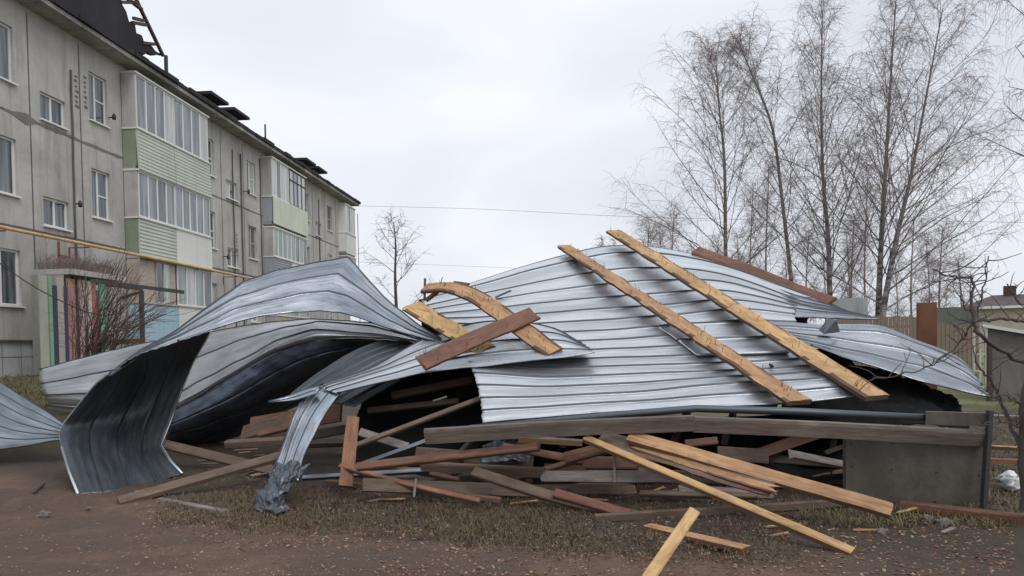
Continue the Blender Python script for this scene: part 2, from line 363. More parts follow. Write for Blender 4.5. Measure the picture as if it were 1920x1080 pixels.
# ================================================================ GROUND
def build_ground():
    def axis(lo, hi, flo, fhi, step):
        a = list(np.arange(flo, fhi + 1e-6, step)); x = fhi; s = step
        while x < hi: s *= 1.22; x += s; a.append(min(x, hi))
        x = flo; s = step
        while x > lo: s *= 1.22; x -= s; a.insert(0, max(x, lo))
        return a
    X = axis(-350, 350, -10, 8, 0.09); Y = axis(-60, 600, 3.5, 14, 0.08)
    vs = []; colr = []
    for y in Y:
        for x in X:
            vs.append((x, y, gz(x, y) + (0.012 * noise.noise(Vector((x * 4, y * 4, 7))) + 0.008 * noise.noise(Vector((x * 11, y * 11, 7)))) * (1 if math.hypot(x, y) < 25 else 0) - (sum(.035 * math.exp(-((y - c_ + .28 * x + .25 * noise.noise(Vector((x * .4, c_, 0)))) / .17) ** 2) for c_ in (4.3, 5.6)) if x < 1.5 and y < 9 else 0)))
            n1 = noise.noise(Vector((x * 0.9, y * 0.9, 2))) * 0.5 + noise.noise(Vector((x * 3, y * 3, 2))) * 0.25
            # verge line between the dirt track in front and the litter-strewn verge
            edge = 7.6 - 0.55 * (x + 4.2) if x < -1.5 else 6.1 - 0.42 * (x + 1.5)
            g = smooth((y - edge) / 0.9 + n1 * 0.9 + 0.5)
            mead = smooth((y - 13) / 4 + n1) * smooth((x + 1) / 3)
            lawn = smooth((y - 11.5) / 2 + n1) * smooth((-x - 3) / 2)
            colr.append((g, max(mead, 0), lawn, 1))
    W = len(X); fs = [(j*W + i, j*W + i+1, (j+1)*W + i+1, (j+1)*W + i) for j in range(len(Y)-1) for i in range(W-1)]
    m = mat('ground_soil', (0.1, 0.08, 0.07), 0.9); q = NT(m)
    o = mesh_obj('ground', vs, fs, m, None, Vector((0, 0, 0)), sm=True)
    ca = o.data.color_attributes.new('zone', 'FLOAT_COLOR', 'POINT'); ca.data.foreach_set('color', [c for p in colr for c in p])
    at_ = q.n('ShaderNodeAttribute', attribute_name='zone'); sp = q.n('ShaderNodeSeparateColor', {'Color': at_.outputs['Color']})
    co = q.coord('Object', (1, 1, 1)); a = q.noise(co, 0.9, 8, 0.7, 0.3); b = q.noise(co, 9, 8, 0.75); c = q.noise(co, 60, 5, 0.7)
    big = q.noise(q.coord('Object', (.5, 1.1, 1), (0, 0, .25)), 0.8, 5, 0.6, 0.6)
    road = q.mix(q.ramp(a, [(0.35, 0.0), (0.65, 1.0)]), (0.125, 0.073, 0.045), (0.235, 0.148, 0.10))
    road = q.mix(q.ramp(big, [(0.46, 0.75), (0.58, 0.0)]), road, (0.095, 0.060, 0.042))
    road = q.mix(q.ramp(b, [(0.45, 0.0), (0.7, 0.65)]), road, (0.075, 0.045, 0.032))
    road = q.mix(q.ramp(c, [(0.56, 0.0), (0.72, 0.55)]), road, (0.26, 0.20, 0.165))
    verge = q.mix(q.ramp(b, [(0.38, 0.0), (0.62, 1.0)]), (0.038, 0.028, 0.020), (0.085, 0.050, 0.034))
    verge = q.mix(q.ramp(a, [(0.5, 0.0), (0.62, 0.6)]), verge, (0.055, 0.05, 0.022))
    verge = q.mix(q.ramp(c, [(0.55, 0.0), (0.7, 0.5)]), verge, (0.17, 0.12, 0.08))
    mead = q.mix(q.ramp(b, [(0.35, 0.0), (0.7, 1.0)]), (0.14, 0.17, 0.055), (0.22, 0.22, 0.085))
    mead = q.mix(q.ramp(a, [(0.5, 0.0), (0.7, 0.6)]), mead, (0.20, 0.17, 0.10))
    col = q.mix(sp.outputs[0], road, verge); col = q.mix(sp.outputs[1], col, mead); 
    lawn = q.mix(q.ramp(b, [(0.35, 0.0), (0.7, 1.0)]), (0.07, 0.07, 0.028), (0.14, 0.12, 0.055)); col = q.mix(sp.outputs[2], col, lawn)
    q.set('Base Color', col)
    q.set('Roughness', q.ramp(a, [(0.35, 0.62), (0.6, 0.92)]))
    hb = q.n('ShaderNodeMath', {0: b, 1: c}, operation='ADD').outputs[0]; q.bump(hb, 0.9, 0.03)
    tagit(o, kind='structure')
build_ground()

# ================================================================ APARTMENT BLOCK
FP = at(60, 640, 18.8); FD = Vector((0.0794727, 0.996837, 0)); FN = Vector((FD.y, -FD.x, 0)); BZ = 0.80
bl = empty('apartment_building', (FP.x, FP.y, BZ), 'three storey grey concrete panel block with its roof torn off, glazed balconies and white windows', 'building')
bl.rotation_euler = (0, 0, math.atan2(-FN.x * 0 + FN.y, FN.x))   # local x = outward, local y = along the facade
def fs_(px, py, t=0.0):
    r = ray(px, py); q0 = Vector((FP.x, FP.y, 0)) + FN * t; k = (q0 - Vector((0, 0, CH))).dot(FN) / r.dot(FN); h = Vector((0, 0, CH)) + r * k
    return (h - Vector((FP.x, FP.y, 0))).dot(FD), h.z
def fw(t, s, z): return Vector((FP.x, FP.y, 0)) + FN * t + FD * s + Vector((0, 0, z))
class BB(MB):   # building-local boxes given with world z
    def box(s, x0, x1, y0, y1, z0, z1, m=0): MB.box(s, x0, x1, y0, y1, z0 - BZ, z1 - BZ, m)
    def part(s, name, mats, parent=bl, sm=False): return s.build(name, mats, parent, Vector((0, 0, 0)), sm)
S0, S1 = -9.0, 27.4
PER = 10.38
wins = []   # s0,s1,z0,z1,style
for k in range(3):
    o_ = PER * k
    for (z0, z1) in ((8.1, 9.48), (5.32, 6.72), (2.6, 3.98)):
        wins.append((2.58 + o_, 3.42 + o_, z0, z1, 'two'))
        if k: wins.append((-1.2 + o_, -0.36 + o_, z0, z1, 'two'))
        else: wins.append((-2.0, -0.3, z0, z1, 'three'))
    for (z0, z1) in ((7.52, 8.24), (4.76, 5.52)): wins.append((0.58 + o_, 1.56 + o_, z0, z1, 'stair'))
ss = sorted({S0, S1} | {w[0] for w in wins} | {w[1] for w in wins}); zs = sorted({1.76, 10.2} | {w[2] for w in wins} | {w[3] for w in wins})
wb = MB()
for i in range(len(ss) - 1):
    for j in range(len(zs) - 1):
        sm_, zm = (ss[i] + ss[i+1]) / 2, (zs[j] + zs[j+1]) / 2
        if any(w[0] < sm_ < w[1] and w[2] < zm < w[3] for w in wins): continue
        wb.quad((0, ss[i], zs[j] - BZ), (0, ss[i+1], zs[j] - BZ), (0, ss[i+1], zs[j+1] - BZ), (0, ss[i], zs[j+1] - BZ))
for (a, b, c, d, _) in wins:
    c -= BZ; d -= BZ
    wb.quad((0, a, c), (0, a, d), (-.2, a, d), (-.2, a, c)); wb.quad((0, b, d), (0, b, c), (-.2, b, c), (-.2, b, d))
    wb.quad((0, a, d), (0, b, d), (-.2, b, d), (-.2, a, d)); wb.quad((0, b, c), (0, a, c), (-.2, a, c), (-.2, b, c)); wb.quad((-.2, a, c), (-.2, b, c), (-.2, b, d), (-.2, a, d))
z0, z1 = 1.76 - BZ, 10.2 - BZ
wb.quad((0, S1, z0), (-11, S1, z0), (-11, S1, z1), (0, S1, z1)); wb.quad((-11, S0, z0), (0, S0, z0), (0, S0, z1), (-11, S0, z1)); wb.quad((-11, S1, z0), (-11, S0, z0), (-11, S0, z1), (-11, S1, z1))
wb.build('wall', M['wall'], bl, Vector((0, 0, 0)))
pb = BB(); pb.box(-11, -0.06, S0, S1 - 0.03, 0.3, 1.76); pb.part('plinth', M['plinth'])
jb = BB()
jb.box(-0.05, 0.006, S0, S1, 1.715, 1.765)
for k in range(3):
    for s in (0.2, 2.17, 4.12, 8.75): jb.box(-0.03, 0.004, s + PER*k - 0.022, s + PER*k + 0.022, 1.78, 10.05)
for s in np.arange(S0, 0.1, 0.62): jb.box(-0.10, -0.056, s, s + 0.012, 0.5, 1.7)
jb.box(-0.10, -0.055, S0, 0.2, 1.33, 1.345)
for z in (7.36, 4.56):
    s = S0
    while s < S1:
        w = random.uniform(0.15, 0.5); h = 0.022 + 0.018 * abs(noise.noise(Vector((s, z, 0)))); c = z + 0.015 * noise.noise(Vector((s * 2, z, 5)))
        jb.box(-0.03, 0.007, s, s + w, c - h, c + h); s += w
jb.part('panel_joint', M['joint'])
# smeared joint repair on the third floor joint
rb = MB(); s = -0.7; pr = None
while s < 4.0:
    amp = 0.12 * math.exp(-((s + 0.05) / 0.3) ** 2) + 0.042 * (1 + noise.noise(Vector((s * 3, 0, 0)))) * (1 if s > 0 else 0.4)
    c = 7.36 - BZ + 0.02 * noise.noise(Vector((s * 2, 4, 0))); cur = (s, c - amp, c + amp * 0.8)
    if pr: rb.quad((0.011, pr[0], pr[1]), (0.011, cur[0], cur[1]), (0.011, cur[0], cur[2]), (0.011, pr[0], pr[2]))
    pr = cur; s += 0.08
rb.build('joint_repair', M['patch'], bl, Vector((0, 0, 0)))

def window(a, b, c, d, style, idx):
    fr = BB(); x0, x1 = -0.13, -0.07; t = 0.055
    old = (style == 'two' and idx % 3 == 1)
    fmat = M['oldframe'] if old else M['pvc']
    for (p, r_, u, v) in ((a, b, c, c + t), (a, b, d - t, d), (a, a + t, c + t, d - t), (b - t, b, c + t, d - t)): fr.box(x0, x1, p, r_, u, v)
    w = b - a; cuts = {'two': [0.42], 'stair': [0.5], 'three': [0.33, 0.66]}[style]
    edges = [a + t] + sum([[a + w*k - t*0.55, a + w*k + t*0.55] for k in cuts], []) + [b - t]
    for k in cuts: fr.box(x0, x1 - 0.004, a + w*k - t*0.55, a + w*k + t*0.55, c + t, d - t)
    if style == 'two': zc = c + (d - c) * 0.48; fr.box(x0, x1 - 0.008, a + w*0.42 + t*0.55, b - t, zc - 0.02, zc + 0.02)
    f = fr.part('window', fmat)
    for i in range(0, len(edges), 2):
        g = BB(); g.box(-0.115, -0.10, edges[i], edges[i+1], c + t, d - t)
        g.build('pane', M['curtain'] if (idx * 7 + i) % 5 == 3 else M['glassg'] if idx in (4, 12) else M['glass'], f, Vector((0, 0, 0)))
    sl = BB(); sl.box(-0.07, 0.075, a - 0.04, b + 0.04, c - 0.045, c - 0.004); sl.build('sill', M['pvc'], f, Vector((0, 0, 0)))
for i, w in enumerate(wins): window(*w, i)

def balcony(sa, sb, levels):
    T = 0.45
    for L in levels:
        z0, zr, z1, mid = L['z0'], L['zr'], L['z1'], L.get('mid', (sa + sb) / 2)
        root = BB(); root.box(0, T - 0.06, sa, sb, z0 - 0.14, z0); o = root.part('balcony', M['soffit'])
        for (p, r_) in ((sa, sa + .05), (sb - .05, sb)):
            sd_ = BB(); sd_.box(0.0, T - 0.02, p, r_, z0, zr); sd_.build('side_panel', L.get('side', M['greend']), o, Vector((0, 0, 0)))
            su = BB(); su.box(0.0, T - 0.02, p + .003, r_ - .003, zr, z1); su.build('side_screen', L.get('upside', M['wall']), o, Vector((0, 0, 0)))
        for (p, r_, kind, mt, lean) in L['panels']:
            pn = BB()
            if kind == 'siding':
                n = int((zr - z0 + 0.1) / 0.105)
                for k in range(n):
                    za = z0 - 0.1 + (zr - z0 + 0.1) * k / n; zb = z0 - 0.1 + (zr - z0 + 0.1) * (k + 1) / n; xo = lean * (1 - k / n)
                    m_ = len(pn.v)
                    for (x, z) in ((T + 0.030 + xo, za), (T + 0.008 + xo, zb), (T - 0.03 + xo, zb), (T - 0.03 + xo, za)):
                        pn.v += [Vector((x, p, z - BZ)), Vector((x, r_, z - BZ))]
                    pn.f += [(m_, m_+1, m_+3, m_+2), (m_+2, m_+3, m_+5, m_+4), (m_+6, m_+7, m_+1, m_), (m_, m_+2, m_+4, m_+6), (m_+1, m_+7, m_+5, m_+3)]; pn.m += [0] * 5
            else: pn.box(T - 0.03 + lean, T + 0.02 + lean, p, r_, z0 - 0.1, zr)
            pn.build('parapet_panel', mt, o, Vector((0, 0, 0)))
        rl = BB(); rl.box(0.0, T + 0.06, sa - 0.03, sb + 0.03, zr, zr + 0.05); rl.build('rail', L.get('rail', M['white']), o, Vector((0, 0, 0)))
        rl = BB(); rl.box(0.0, T + 0.05, sa - 0.02, sb + 0.02, z1, z1 + 0.06); rl.build('top_rail', L.get('rail', M['white']), o, Vector((0, 0, 0)))
        for (p, r_, n, fmt, gm) in L['glaz']:
            fr = BB(); pitch = (r_ - p) / n; t = 0.028
            for k in range(n + 1): fr.box(T - 0.04, T + 0.005, max(p, p + pitch*k - t), min(r_, p + pitch*k + t), zr + 0.05, z1)
            fr.box(T - 0.04, T + 0.004, p + 0.001, r_ - 0.001, zr + 0.05, zr + 0.10); fr.box(T - 0.04, T + 0.004, p + 0.001, r_ - 0.001, z1 - 0.05, z1)
            if fmt is M['redbar']: fr.box(T - 0.03, T + 0.02, p, r_, zr + (z1 - zr) * 0.7, zr + (z1 - zr) * 0.7 + 0.04)
            f = fr.build('glazing_frame', fmt, o, Vector((0, 0, 0)))
            for k in range(n):
                g = BB(); g.box(T - 0.028, T - 0.018, p + pitch*k + t, p + pitch*(k+1) - t, zr + 0.1, z1 - 0.05); g.build('pane', (gm[k % len(gm)] if (k * 7 + int(z0 * 3)) % 6 else M['curtain' if k % 2 else 'glass']), f, Vector((0, 0, 0)))
g1, g2, g3, cu = M['glassb'], M['glassg'], M['glass'], M['curtain']
ba, bb_ = 4.12, 8.72; bm = 6.25
balcony(ba, bb_, [
 dict(z0=7.12, zr=8.25, z1=9.95, panels=[(ba, bm - .01, 'siding', M['green'], .06), (bm + .01, bb_, 'siding', M['green'], .06)], glaz=[(ba + .05, bm + .05, 4, M['pvc'], [g1]), (bm + .1, bb_ - .05, 4, M['pvc'], [g1])]),
 dict(z0=4.48, zr=5.52, z1=6.98, panels=[(ba, bm - .02, 'siding', M['green'], 0), (bm + .02, bb_, 'flat', M['white'], .0)], glaz=[(ba + .05, bm, 4, M['pvc'], [g1, g1, g3, g1]), (bm + .04, bb_ - .05, 5, M['pvc'], [g1])]),
 dict(z0=1.75, zr=2.9, z1=4.3, side=M['blue'], upside=M['brickb'], rail=M['oldframe'], panels=[(ba, bm - .02, 'flat', M['blue'], 0), (bm + .02, bb_, 'flat', M['white'], 0)], glaz=[(bm + .04, bb_ - .05, 4, M['pvc'], [g2, g3]), (ba + 0.9, ba + 1.75, 2, M['oldframe'], [g3])])])
for (p, r_) in ((ba + .06, ba + .9), (ba + 1.75, bm - .01)): br = BB(); br.box(0.0, 0.40, p, r_, 2.96, 4.29); br.part('brick_infill', M['brickb'])
o_ = PER; lb = M['palegreen']
balcony(ba + o_, bb_ + o_ - 0.3, [
 dict(z0=7.12, zr=8.2, z1=9.95, side=M['greysid'], rail=M['white'], panels=[(ba + o_, bb_ + o_ - .3, 'flat', lb, .05)], glaz=[(ba + o_ + .05, bm + o_ - .1, 4, M['pvc'], [cu, g3, cu, g3]), (bm + o_, bb_ + o_ - .35, 4, M['redbar'], [cu, g1])]),
 dict(z0=4.48, zr=5.52, z1=6.85, side=M['greysid'], panels=[(ba + o_, bm + o_, 'siding', M['greysid'], 0), (bm + o_ + .02, bb_ + o_ - .3, 'flat', M['white'], 0)], glaz=[(ba + o_ + .05, bm + o_, 4, M['pvc'], [g2]), (bm + o_ + .04, bb_ + o_ - .35, 4, M['pvc'], [g2, g3])]),
 dict(z0=1.75, zr=2.9, z1=4.3, side=M['greysid'], panels=[(ba + o_, bb_ + o_ - .3, 'flat', M['brickb'], 0)], glaz=[(ba + o_ + .05, bb_ + o_ - .35, 6, M['oldframe'], [g2, g3])])])
o_ = 2 * PER
balcony(ba + o_ + .5, S1 - .05, [
 dict(z0=7.12, zr=8.2, z1=9.9, side=M['white'], upside=M['white'], panels=[(ba + o_ + .5, S1 - .05, 'flat', M['white'], 0)], glaz=[(ba + o_ + .55, S1 - .1, 4, M['pvc'], [cu, g3])]),
 dict(z0=4.48, zr=5.52, z1=6.85, side=M['white'], panels=[(ba + o_ + .5, S1 - .05, 'flat', M['white'], 0)], glaz=[(ba + o_ + .55, S1 - .1, 4, M['pvc'], [g1])])])
# roof slab, soffit and the ragged dark edge left where the roof came away
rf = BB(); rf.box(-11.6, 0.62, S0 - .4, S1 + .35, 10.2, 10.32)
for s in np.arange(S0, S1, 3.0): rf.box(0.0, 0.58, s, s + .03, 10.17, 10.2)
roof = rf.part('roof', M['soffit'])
rd = BB(); s = S0 - .4
while s < S1 + .4:
    w = random.uniform(0.3, 1.1); x = 0.68 + random.uniform(-.03, .04); rd.box(-11.8, x, s, min(s + w, S1 + .42), 10.33, 10.44 + random.uniform(0, .05)); s += w + 0.002
rd.build('roof_edge', M['roofdark'], roof, Vector((0, 0, 0)))
for sc_ in (12.2, 14.3, 23.2, 25.2):
    st = BB(); st.box(-1.95, -1.35, sc_ - .1, sc_ + .9, 10.4, 11.93); so = st.build('vent_stack', M['soffit'], roof, Vector((0, 0, 0)))
    cp = BB(); cp.box(-2.35, -.92, sc_ - .35, sc_ + 1.2, 11.95, 12.07); cp.build('cap', M['roofdark'], so, Vector((0, 0, 0)))
for (px, y0, y1) in ((497, 233, 268),):
    s, z = fs_(px, y0, -.5); pp = BB(); pp.box(-.53, -.47, s - .03, s + .03, 10.4, z); pp.build('mast', M['dark'], roof, Vector((0, 0, 0)))
# torn remnant of the pitched roof still clinging above the eave
def rp(px, py, t): s, z = fs_(px, py, t); return Vector((t, s, z - BZ))
top = [(60, -70), (205, -70), (214, -30), (226, -6), (229, 8), (237, 22), (242, 40), (253, 44), (256, 62), (266, 66), (271, 80), (283, 84), (292, 96), (307, 104), (299, 101), (290, 104), (276, 98), (270, 103), (262, 97), (250, 98), (238, 92), (150, 30), (60, -20)]
rm = MB(); n = len(top)
for k, t in ((0, 0.3), (1, 0.14)):
    rm.v += [rp(*p, 0.3) + Vector(((0, -0.16)[k], 0, 0)) for p in top]
rm.f = [tuple(range(n)), tuple(range(2*n - 1, n - 1, -1))] + [(i, (i+1) % n, n + (i+1) % n, n + i) for i in range(n)]; rm.m = [0] * len(rm.f)
ro = rm.build('torn_roof', M['roofdark'], roof, Vector((0, 0, 0)))
tb = MB()
for (a, b) in (((246, -20), (306, 105)), ((226, 4), (259, 5)), ((250, 34), (270, 39)), ((248, 42), (274, 47)), ((266, 80), (290, 83)), ((311, 104), (312, 143)), ((236, -5), (266, 18))):
    tb.obox(rp(*a, .3), rp(*b, .3), .09, .09, Vector((1, 0, 0)))
tb.build('batten', M['w_dark'], ro, Vector((0, 0, 0)))
# gas pipe with brackets
gp = MB(); gp.tube([Vector((.56, S0, 4.35 - BZ)), Vector((.56, 1.0, 4.35 - BZ)), Vector((.56, 12.6, 4.33 - BZ)), Vector((.56, S1 - 5, 4.33 - BZ))], .045, 8)
gpo = gp.build('gas_pipe', M['pipe_y'], bl, Vector((0, 0, 0)), True)
for s in np.arange(-1.5, 20, 3.0):
    k = MB(); k.obox(Vector((0, s, 4.28 - BZ)), Vector((.60, s, 4.28 - BZ)), .03, .03); k.obox(Vector((.02, s, 4.265 - BZ)), Vector((.02, s, 4.0 - BZ)), .03, .03, Vector((1, 0, 0))); k.build('bracket', M['w_post'], gpo, Vector((0, 0, 0)))
rs = BB(); s, z = fs_(108, 478); rs.box(0.0, .05, s, s + .35, 4.0, 4.05); rs.box(0, .05, s, s + .04, 3.7, 4.4); rs.part('rust_bracket', M['w_post'])
# cables, conduit and drain runs on the wall
for (s, zt, zb, r_) in ((1.78, 9.4, 3.7, .03), (11.55, 9.6, 1.8, .022), (12.3, 9.7, 1.8, .035), (21.9, 9.6, 5, .03), (13.95 + .3, 9.9, 4.6, .03)):
    c = MB(); pts = [Vector((.035 + .012 * noise.noise(Vector((z, s, 0))), s + .05 * noise.noise(Vector((z * .7, s, 3))), z - BZ)) for z in np.arange(zb, zt, .25)]; c.tube(pts, r_, 5); c.part = None
    c.build('cable', M['joint'], bl, Vector((0, 0, 0)), True)
for k in range(14):
    pass
for (s, z) in ((1.98, 9.1), (11.75, 6.1), (2.35, 9.2)):
    c = BB()
    for i in range(7): c.box(0, .025, s + random.uniform(-.03, .03), s + random.uniform(.06, .14), z - i * .14, z - i * .14 + random.uniform(.02, .06))
    c.part('wall_patch', M['patch'])
def lamp(px, py, t=.35):
    s, z = fs_(px, py, t); c = MB(); z -= BZ
    c.tube([Vector((0, s + .2, z + .05)), Vector((.15, s + .18, z + .05)), Vector((.3, s, z))], .018, 6); c.tube([Vector((.3, s, z + .1)), Vector((.3, s, z + .03)), Vector((.3, s, z - .08))], [.02, .06, .05], 8)
    c.build('wall_lamp', M['dark'], bl, Vector((0, 0, 0)), True)
lamp(217, 219); lamp(144, 383, .2); lamp(466, 359, .3); lamp(428, 482, .3)
# entrance canopy
cn = BB(); cn.box(0, 1.0, 0.15, 2.5, 3.42, 3.56)
co_ = cn.part('canopy', M['wall'])
mo = MB(); rnd = random.Random(3)
for i in range(520):
    s = rnd.uniform(.1, 2.2); t = rnd.uniform(.05, 1.0); p = Vector((t, s, 3.56 - BZ)); h = rnd.uniform(.15, .5)
    mo.tube([p, p + Vector((rnd.uniform(-.06, .12), rnd.uniform(-.1, .1), h * .6)), p + Vector((rnd.uniform(-.2, .3), rnd.uniform(-.25, .25), h))], [.006, .005, .002], 3, cap=False)
mo.build('dry_grass_tuft', mat('dry_tuft', (.22, .17, .15), .9), co_, Vector((0, 0, 0)))
pl_cols = [(75, 90, (.36, .36, .30)), (92, 99, (.20, .34, .22)), (99, 108, (.04, .055, .09)), (108, 120, (.40, .34, .30)), (120, 127, (.05, .045, .10)), (127, 142, (.36, .19, .16)), (142, 148, (.045, .03, .04)), (148, 165, (.42, .30, .28)), (165, 173, (.46, .42, .38)), (173, 181, (.34, .13, .10)), (181, 187, (.10, .10, .09)), (187, 200, (.17, .38, .24))]
for (a, b, c) in pl_cols:
    sa, sb = fs_(a, 600, .85)[0], fs_(b, 600, .85)[0]; k = BB(); k.box(.83, .87, sa, sb - .015, .95, 3.32 if c[0] > .1 else 3.1); k.build('porch_board', plainwood('porch_paint', c), co_, Vector((0, 0, 0)))
k = BB(); k.box(.0, .86, .02, .07, .8, 3.4); k.build('porch_side', plainwood('porch_side_paint', (.27, .28, .24)), co_, Vector((0, 0, 0)))
k = BB(); k.box(.75, .82, .5, 3.6, 3.25, 3.38); k.build('porch_beam', M['w_dark'], co_, Vector((0, 0, 0)))

# ================================================================ ROOF WRECKAGE
GM = [M['galv'], M['back']]
R0 = [(905, 792, 7.1), (1050, 780, 7.1), (1180, 772, 7.1), (1320, 766, 7.05), (1460, 759, 7.0), (1600, 745, 7.0)]
R1 = [(900, 745, 7.5), (1040, 743, 7.5), (1180, 736, 7.5), (1320, 724, 7.45), (1440, 716, 7.4), (1560, 708, 7.3)]
R2 = [(888, 700, 8.0), (1040, 706, 7.95), (1180, 702, 7.9), (1320, 697, 7.85), (1440, 691, 7.8), (1545, 684, 7.7)]
R3 = [(868, 662, 8.5), (1020, 673, 8.5), (1170, 671, 8.4), (1300, 667, 8.3), (1420, 660, 8.25), (1520, 655, 8.2)]
R4 = [(848, 632, 9.0), (1000, 641, 9.0), (1150, 637, 8.9), (1280, 630, 8.8), (1400, 624, 8.8), (1500, 622, 8.7)]
R5 = [(830, 608, 9.6), (980, 608, 9.6), (1120, 602, 9.5), (1250, 592, 9.5), (1380, 582, 9.4), (1490, 592, 9.3)]
R6 = [(812, 590, 10.2), (950, 575, 10.3), (1100, 560, 10.4), (1230, 550, 10.4), (1360, 546, 10.2), (1495, 575, 9.8)]
R7 = [(798, 574, 10.8), (930, 546, 11.0), (1085, 516, 11.3), (1205, 504, 11.4), (1340, 512, 11.0), (1510, 566, 10.2)]
R8 = [(785, 565, 11.4), (890, 530, 11.8), (1050, 482, 12.4), (1170, 461, 12.7), (1320, 484, 12.0), (1530, 560, 10.6)]
def behind(r, dy, z): return [Vector((vec(p).x * 1.04, vec(p).y + dy, z if z < .5 else vec(p).z - z)) for p in r]
R9 = behind(R8, 1.0, .55); R10 = behind(R8, 2.2, .15)  # unseen back of the sheet, run down to the ground to block light
mound, mv, mf = sheet('roof_sheet', 'largest silver ribbed roofing sheet of the wreck, carrying the two longest planks', 'roof sheet', [R0, R1, R2, R3, R4, R5, R6, R7, R8, R9, R10], 20, GM, nu=110, per=10, rib=.02, ribw=.026, dent=.018, dsc=.7, jag=.015)
bvh = BVHTree.FromPolygons([tuple(v) for v in mv], mf)
def on(px, py, lift=.03, bv=None):
    r = ray(px, py).normalized(); h = (bv or bvh).ray_cast(Vector((0, 0, CH)), r)
    if h[0] is None: return None
    n = h[1] if h[1].z > 0 else -h[1]; return h[0] + n * lift
GS = 'torn sheets of metal roofing heaped in the yard'
def S(label, grid, strips, mats=GM, name='roof_sheet', **k): return sheet(name, label, 'roof sheet', grid, strips, mats, group=GS, **k)
mound['group'] = GS
# right slope and right wing
S('ribbed metal sheet on the right slope of the wreck, just below the dark red plank', [
 [(1235, 470, 12.2), (1330, 487, 11.8), (1420, 508, 11.3), (1490, 535, 10.9), (1583, 588, 10.2)],
 [(1290, 520, 11.2), (1360, 530, 10.9), (1440, 548, 10.5), (1520, 572, 10.0), (1622, 594, 9.6)],
 [(1360, 590, 9.9), (1430, 592, 9.6), (1500, 596, 9.3), (1580, 598, 9.1), (1648, 600, 9.0)]], 6, [M['galv_wet'], M['back']], dent=.03)
S('flat blue-grey metal sheet jutting over the black gap at the right end', [
 [(1430, 604, 8.9), (1540, 607, 8.9), (1645, 611, 8.9), (1722, 640, 8.7), (1785, 664, 8.5), (1822, 694, 8.3)],
 [(1470, 625, 8.5), (1560, 640, 8.4), (1655, 655, 8.3), (1740, 673, 8.2), (1800, 698, 8.0), (1842, 722, 7.9)],
 [(1520, 650, 8.0), (1583, 676, 7.8), (1650, 694, 7.7), (1732, 716, 7.6), (1800, 734, 7.45), (1856, 745, 7.35)]], 3.6, [M['galv_wet'], M['back']], dent=.03, jag=.04, phase=.4)
tri = MB(); a = at(1536, 618, 8.5); tri.v = [a, at(1575, 622, 8.5), at(1568, 600, 8.4), at(1552, 596, 8.45), at(1545, 626, 8.3)]; tri.f = [(0, 4, 1, 2, 3)]; tri.m = [0]
o = tri.build('metal_scrap', M['back']); tagit(o, 'small bent dark metal flap standing on the blue-grey sheet at the right', 'metal scrap'); md = o.modifiers.new('t', 'SOLIDIFY'); md.thickness = .01
# narrow repair patch lying on the big sheet
def row_on(a, b, n=5, l=.028): return [on(a[0] + (b[0] - a[0]) * i / n, a[1] + (b[1] - a[1]) * i / n, l) for i in range(n + 1)]
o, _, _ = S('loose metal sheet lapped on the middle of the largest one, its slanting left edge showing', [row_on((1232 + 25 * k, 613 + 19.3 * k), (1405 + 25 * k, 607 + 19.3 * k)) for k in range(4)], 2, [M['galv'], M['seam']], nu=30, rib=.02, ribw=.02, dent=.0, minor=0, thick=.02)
o.modifiers[0].material_offset_rim = 1
# flange sheet under the crossed planks
flange, fv, ff = S('bright metal sheet under the crossed planks, its long lip reaching left', [
 [(600, 724, 8.25), (700, 690, 8.6), (790, 640, 9.1), (900, 605, 9.4), (1020, 612, 9.2), (1090, 645, 8.7)],
 [(610, 730, 8.2), (720, 697, 8.4), (810, 665, 8.6), (920, 640, 8.7), (1040, 640, 8.6), (1105, 656, 8.5)],
 [(632, 738, 8.1), (740, 712, 8.1), (835, 694, 8.1), (930, 684, 8.1), (1030, 675, 8.1), (1116, 664, 8.15)]], 4, [M['galv'], M['back']], dent=.02)
S('dark ribbed sheet sloping down in the hollow left of the crossed planks', [
 [(545, 742, 8.5), (610, 692, 9.0), (680, 652, 9.5), (750, 634, 9.8), (815, 636, 9.9)],
 [(590, 752, 8.4), (655, 712, 8.8), (725, 675, 9.1), (790, 655, 9.4), (845, 645, 9.5)],
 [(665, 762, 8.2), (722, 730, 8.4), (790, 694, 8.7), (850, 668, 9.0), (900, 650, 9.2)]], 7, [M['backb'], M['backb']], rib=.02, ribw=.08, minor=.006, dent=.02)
S('small torn white-edged sliver of metal pointing left beside the hanging strip', [
 [(503, 752, 8.0), (540, 744, 8.1), (585, 727, 8.25)], [(508, 755, 8.0), (550, 752, 8.05), (596, 738, 8.1)]], 2, [M['galv_dull'], M['back']], nu=14, per=6, rib=.008, jag=.03, smoothsh=False)
S('narrow torn strip of metal bending down from the heap to a crumpled foot', [
 [(584, 727, 8.3), (556, 768, 8.0), (540, 812, 7.6), (524, 858, 7.1), (508, 900, 6.8)],
 [(612, 730, 8.25), (582, 768, 7.95), (560, 812, 7.5), (545, 858, 7.05), (535, 900, 6.75)],
 [(644, 733, 8.2), (612, 775, 7.9), (590, 815, 7.45), (570, 858, 7.0), (562, 900, 6.7)]], 3, [M['galv_wet'], M['back']], nu=40, rib=.02, dent=.02, jag=.05)
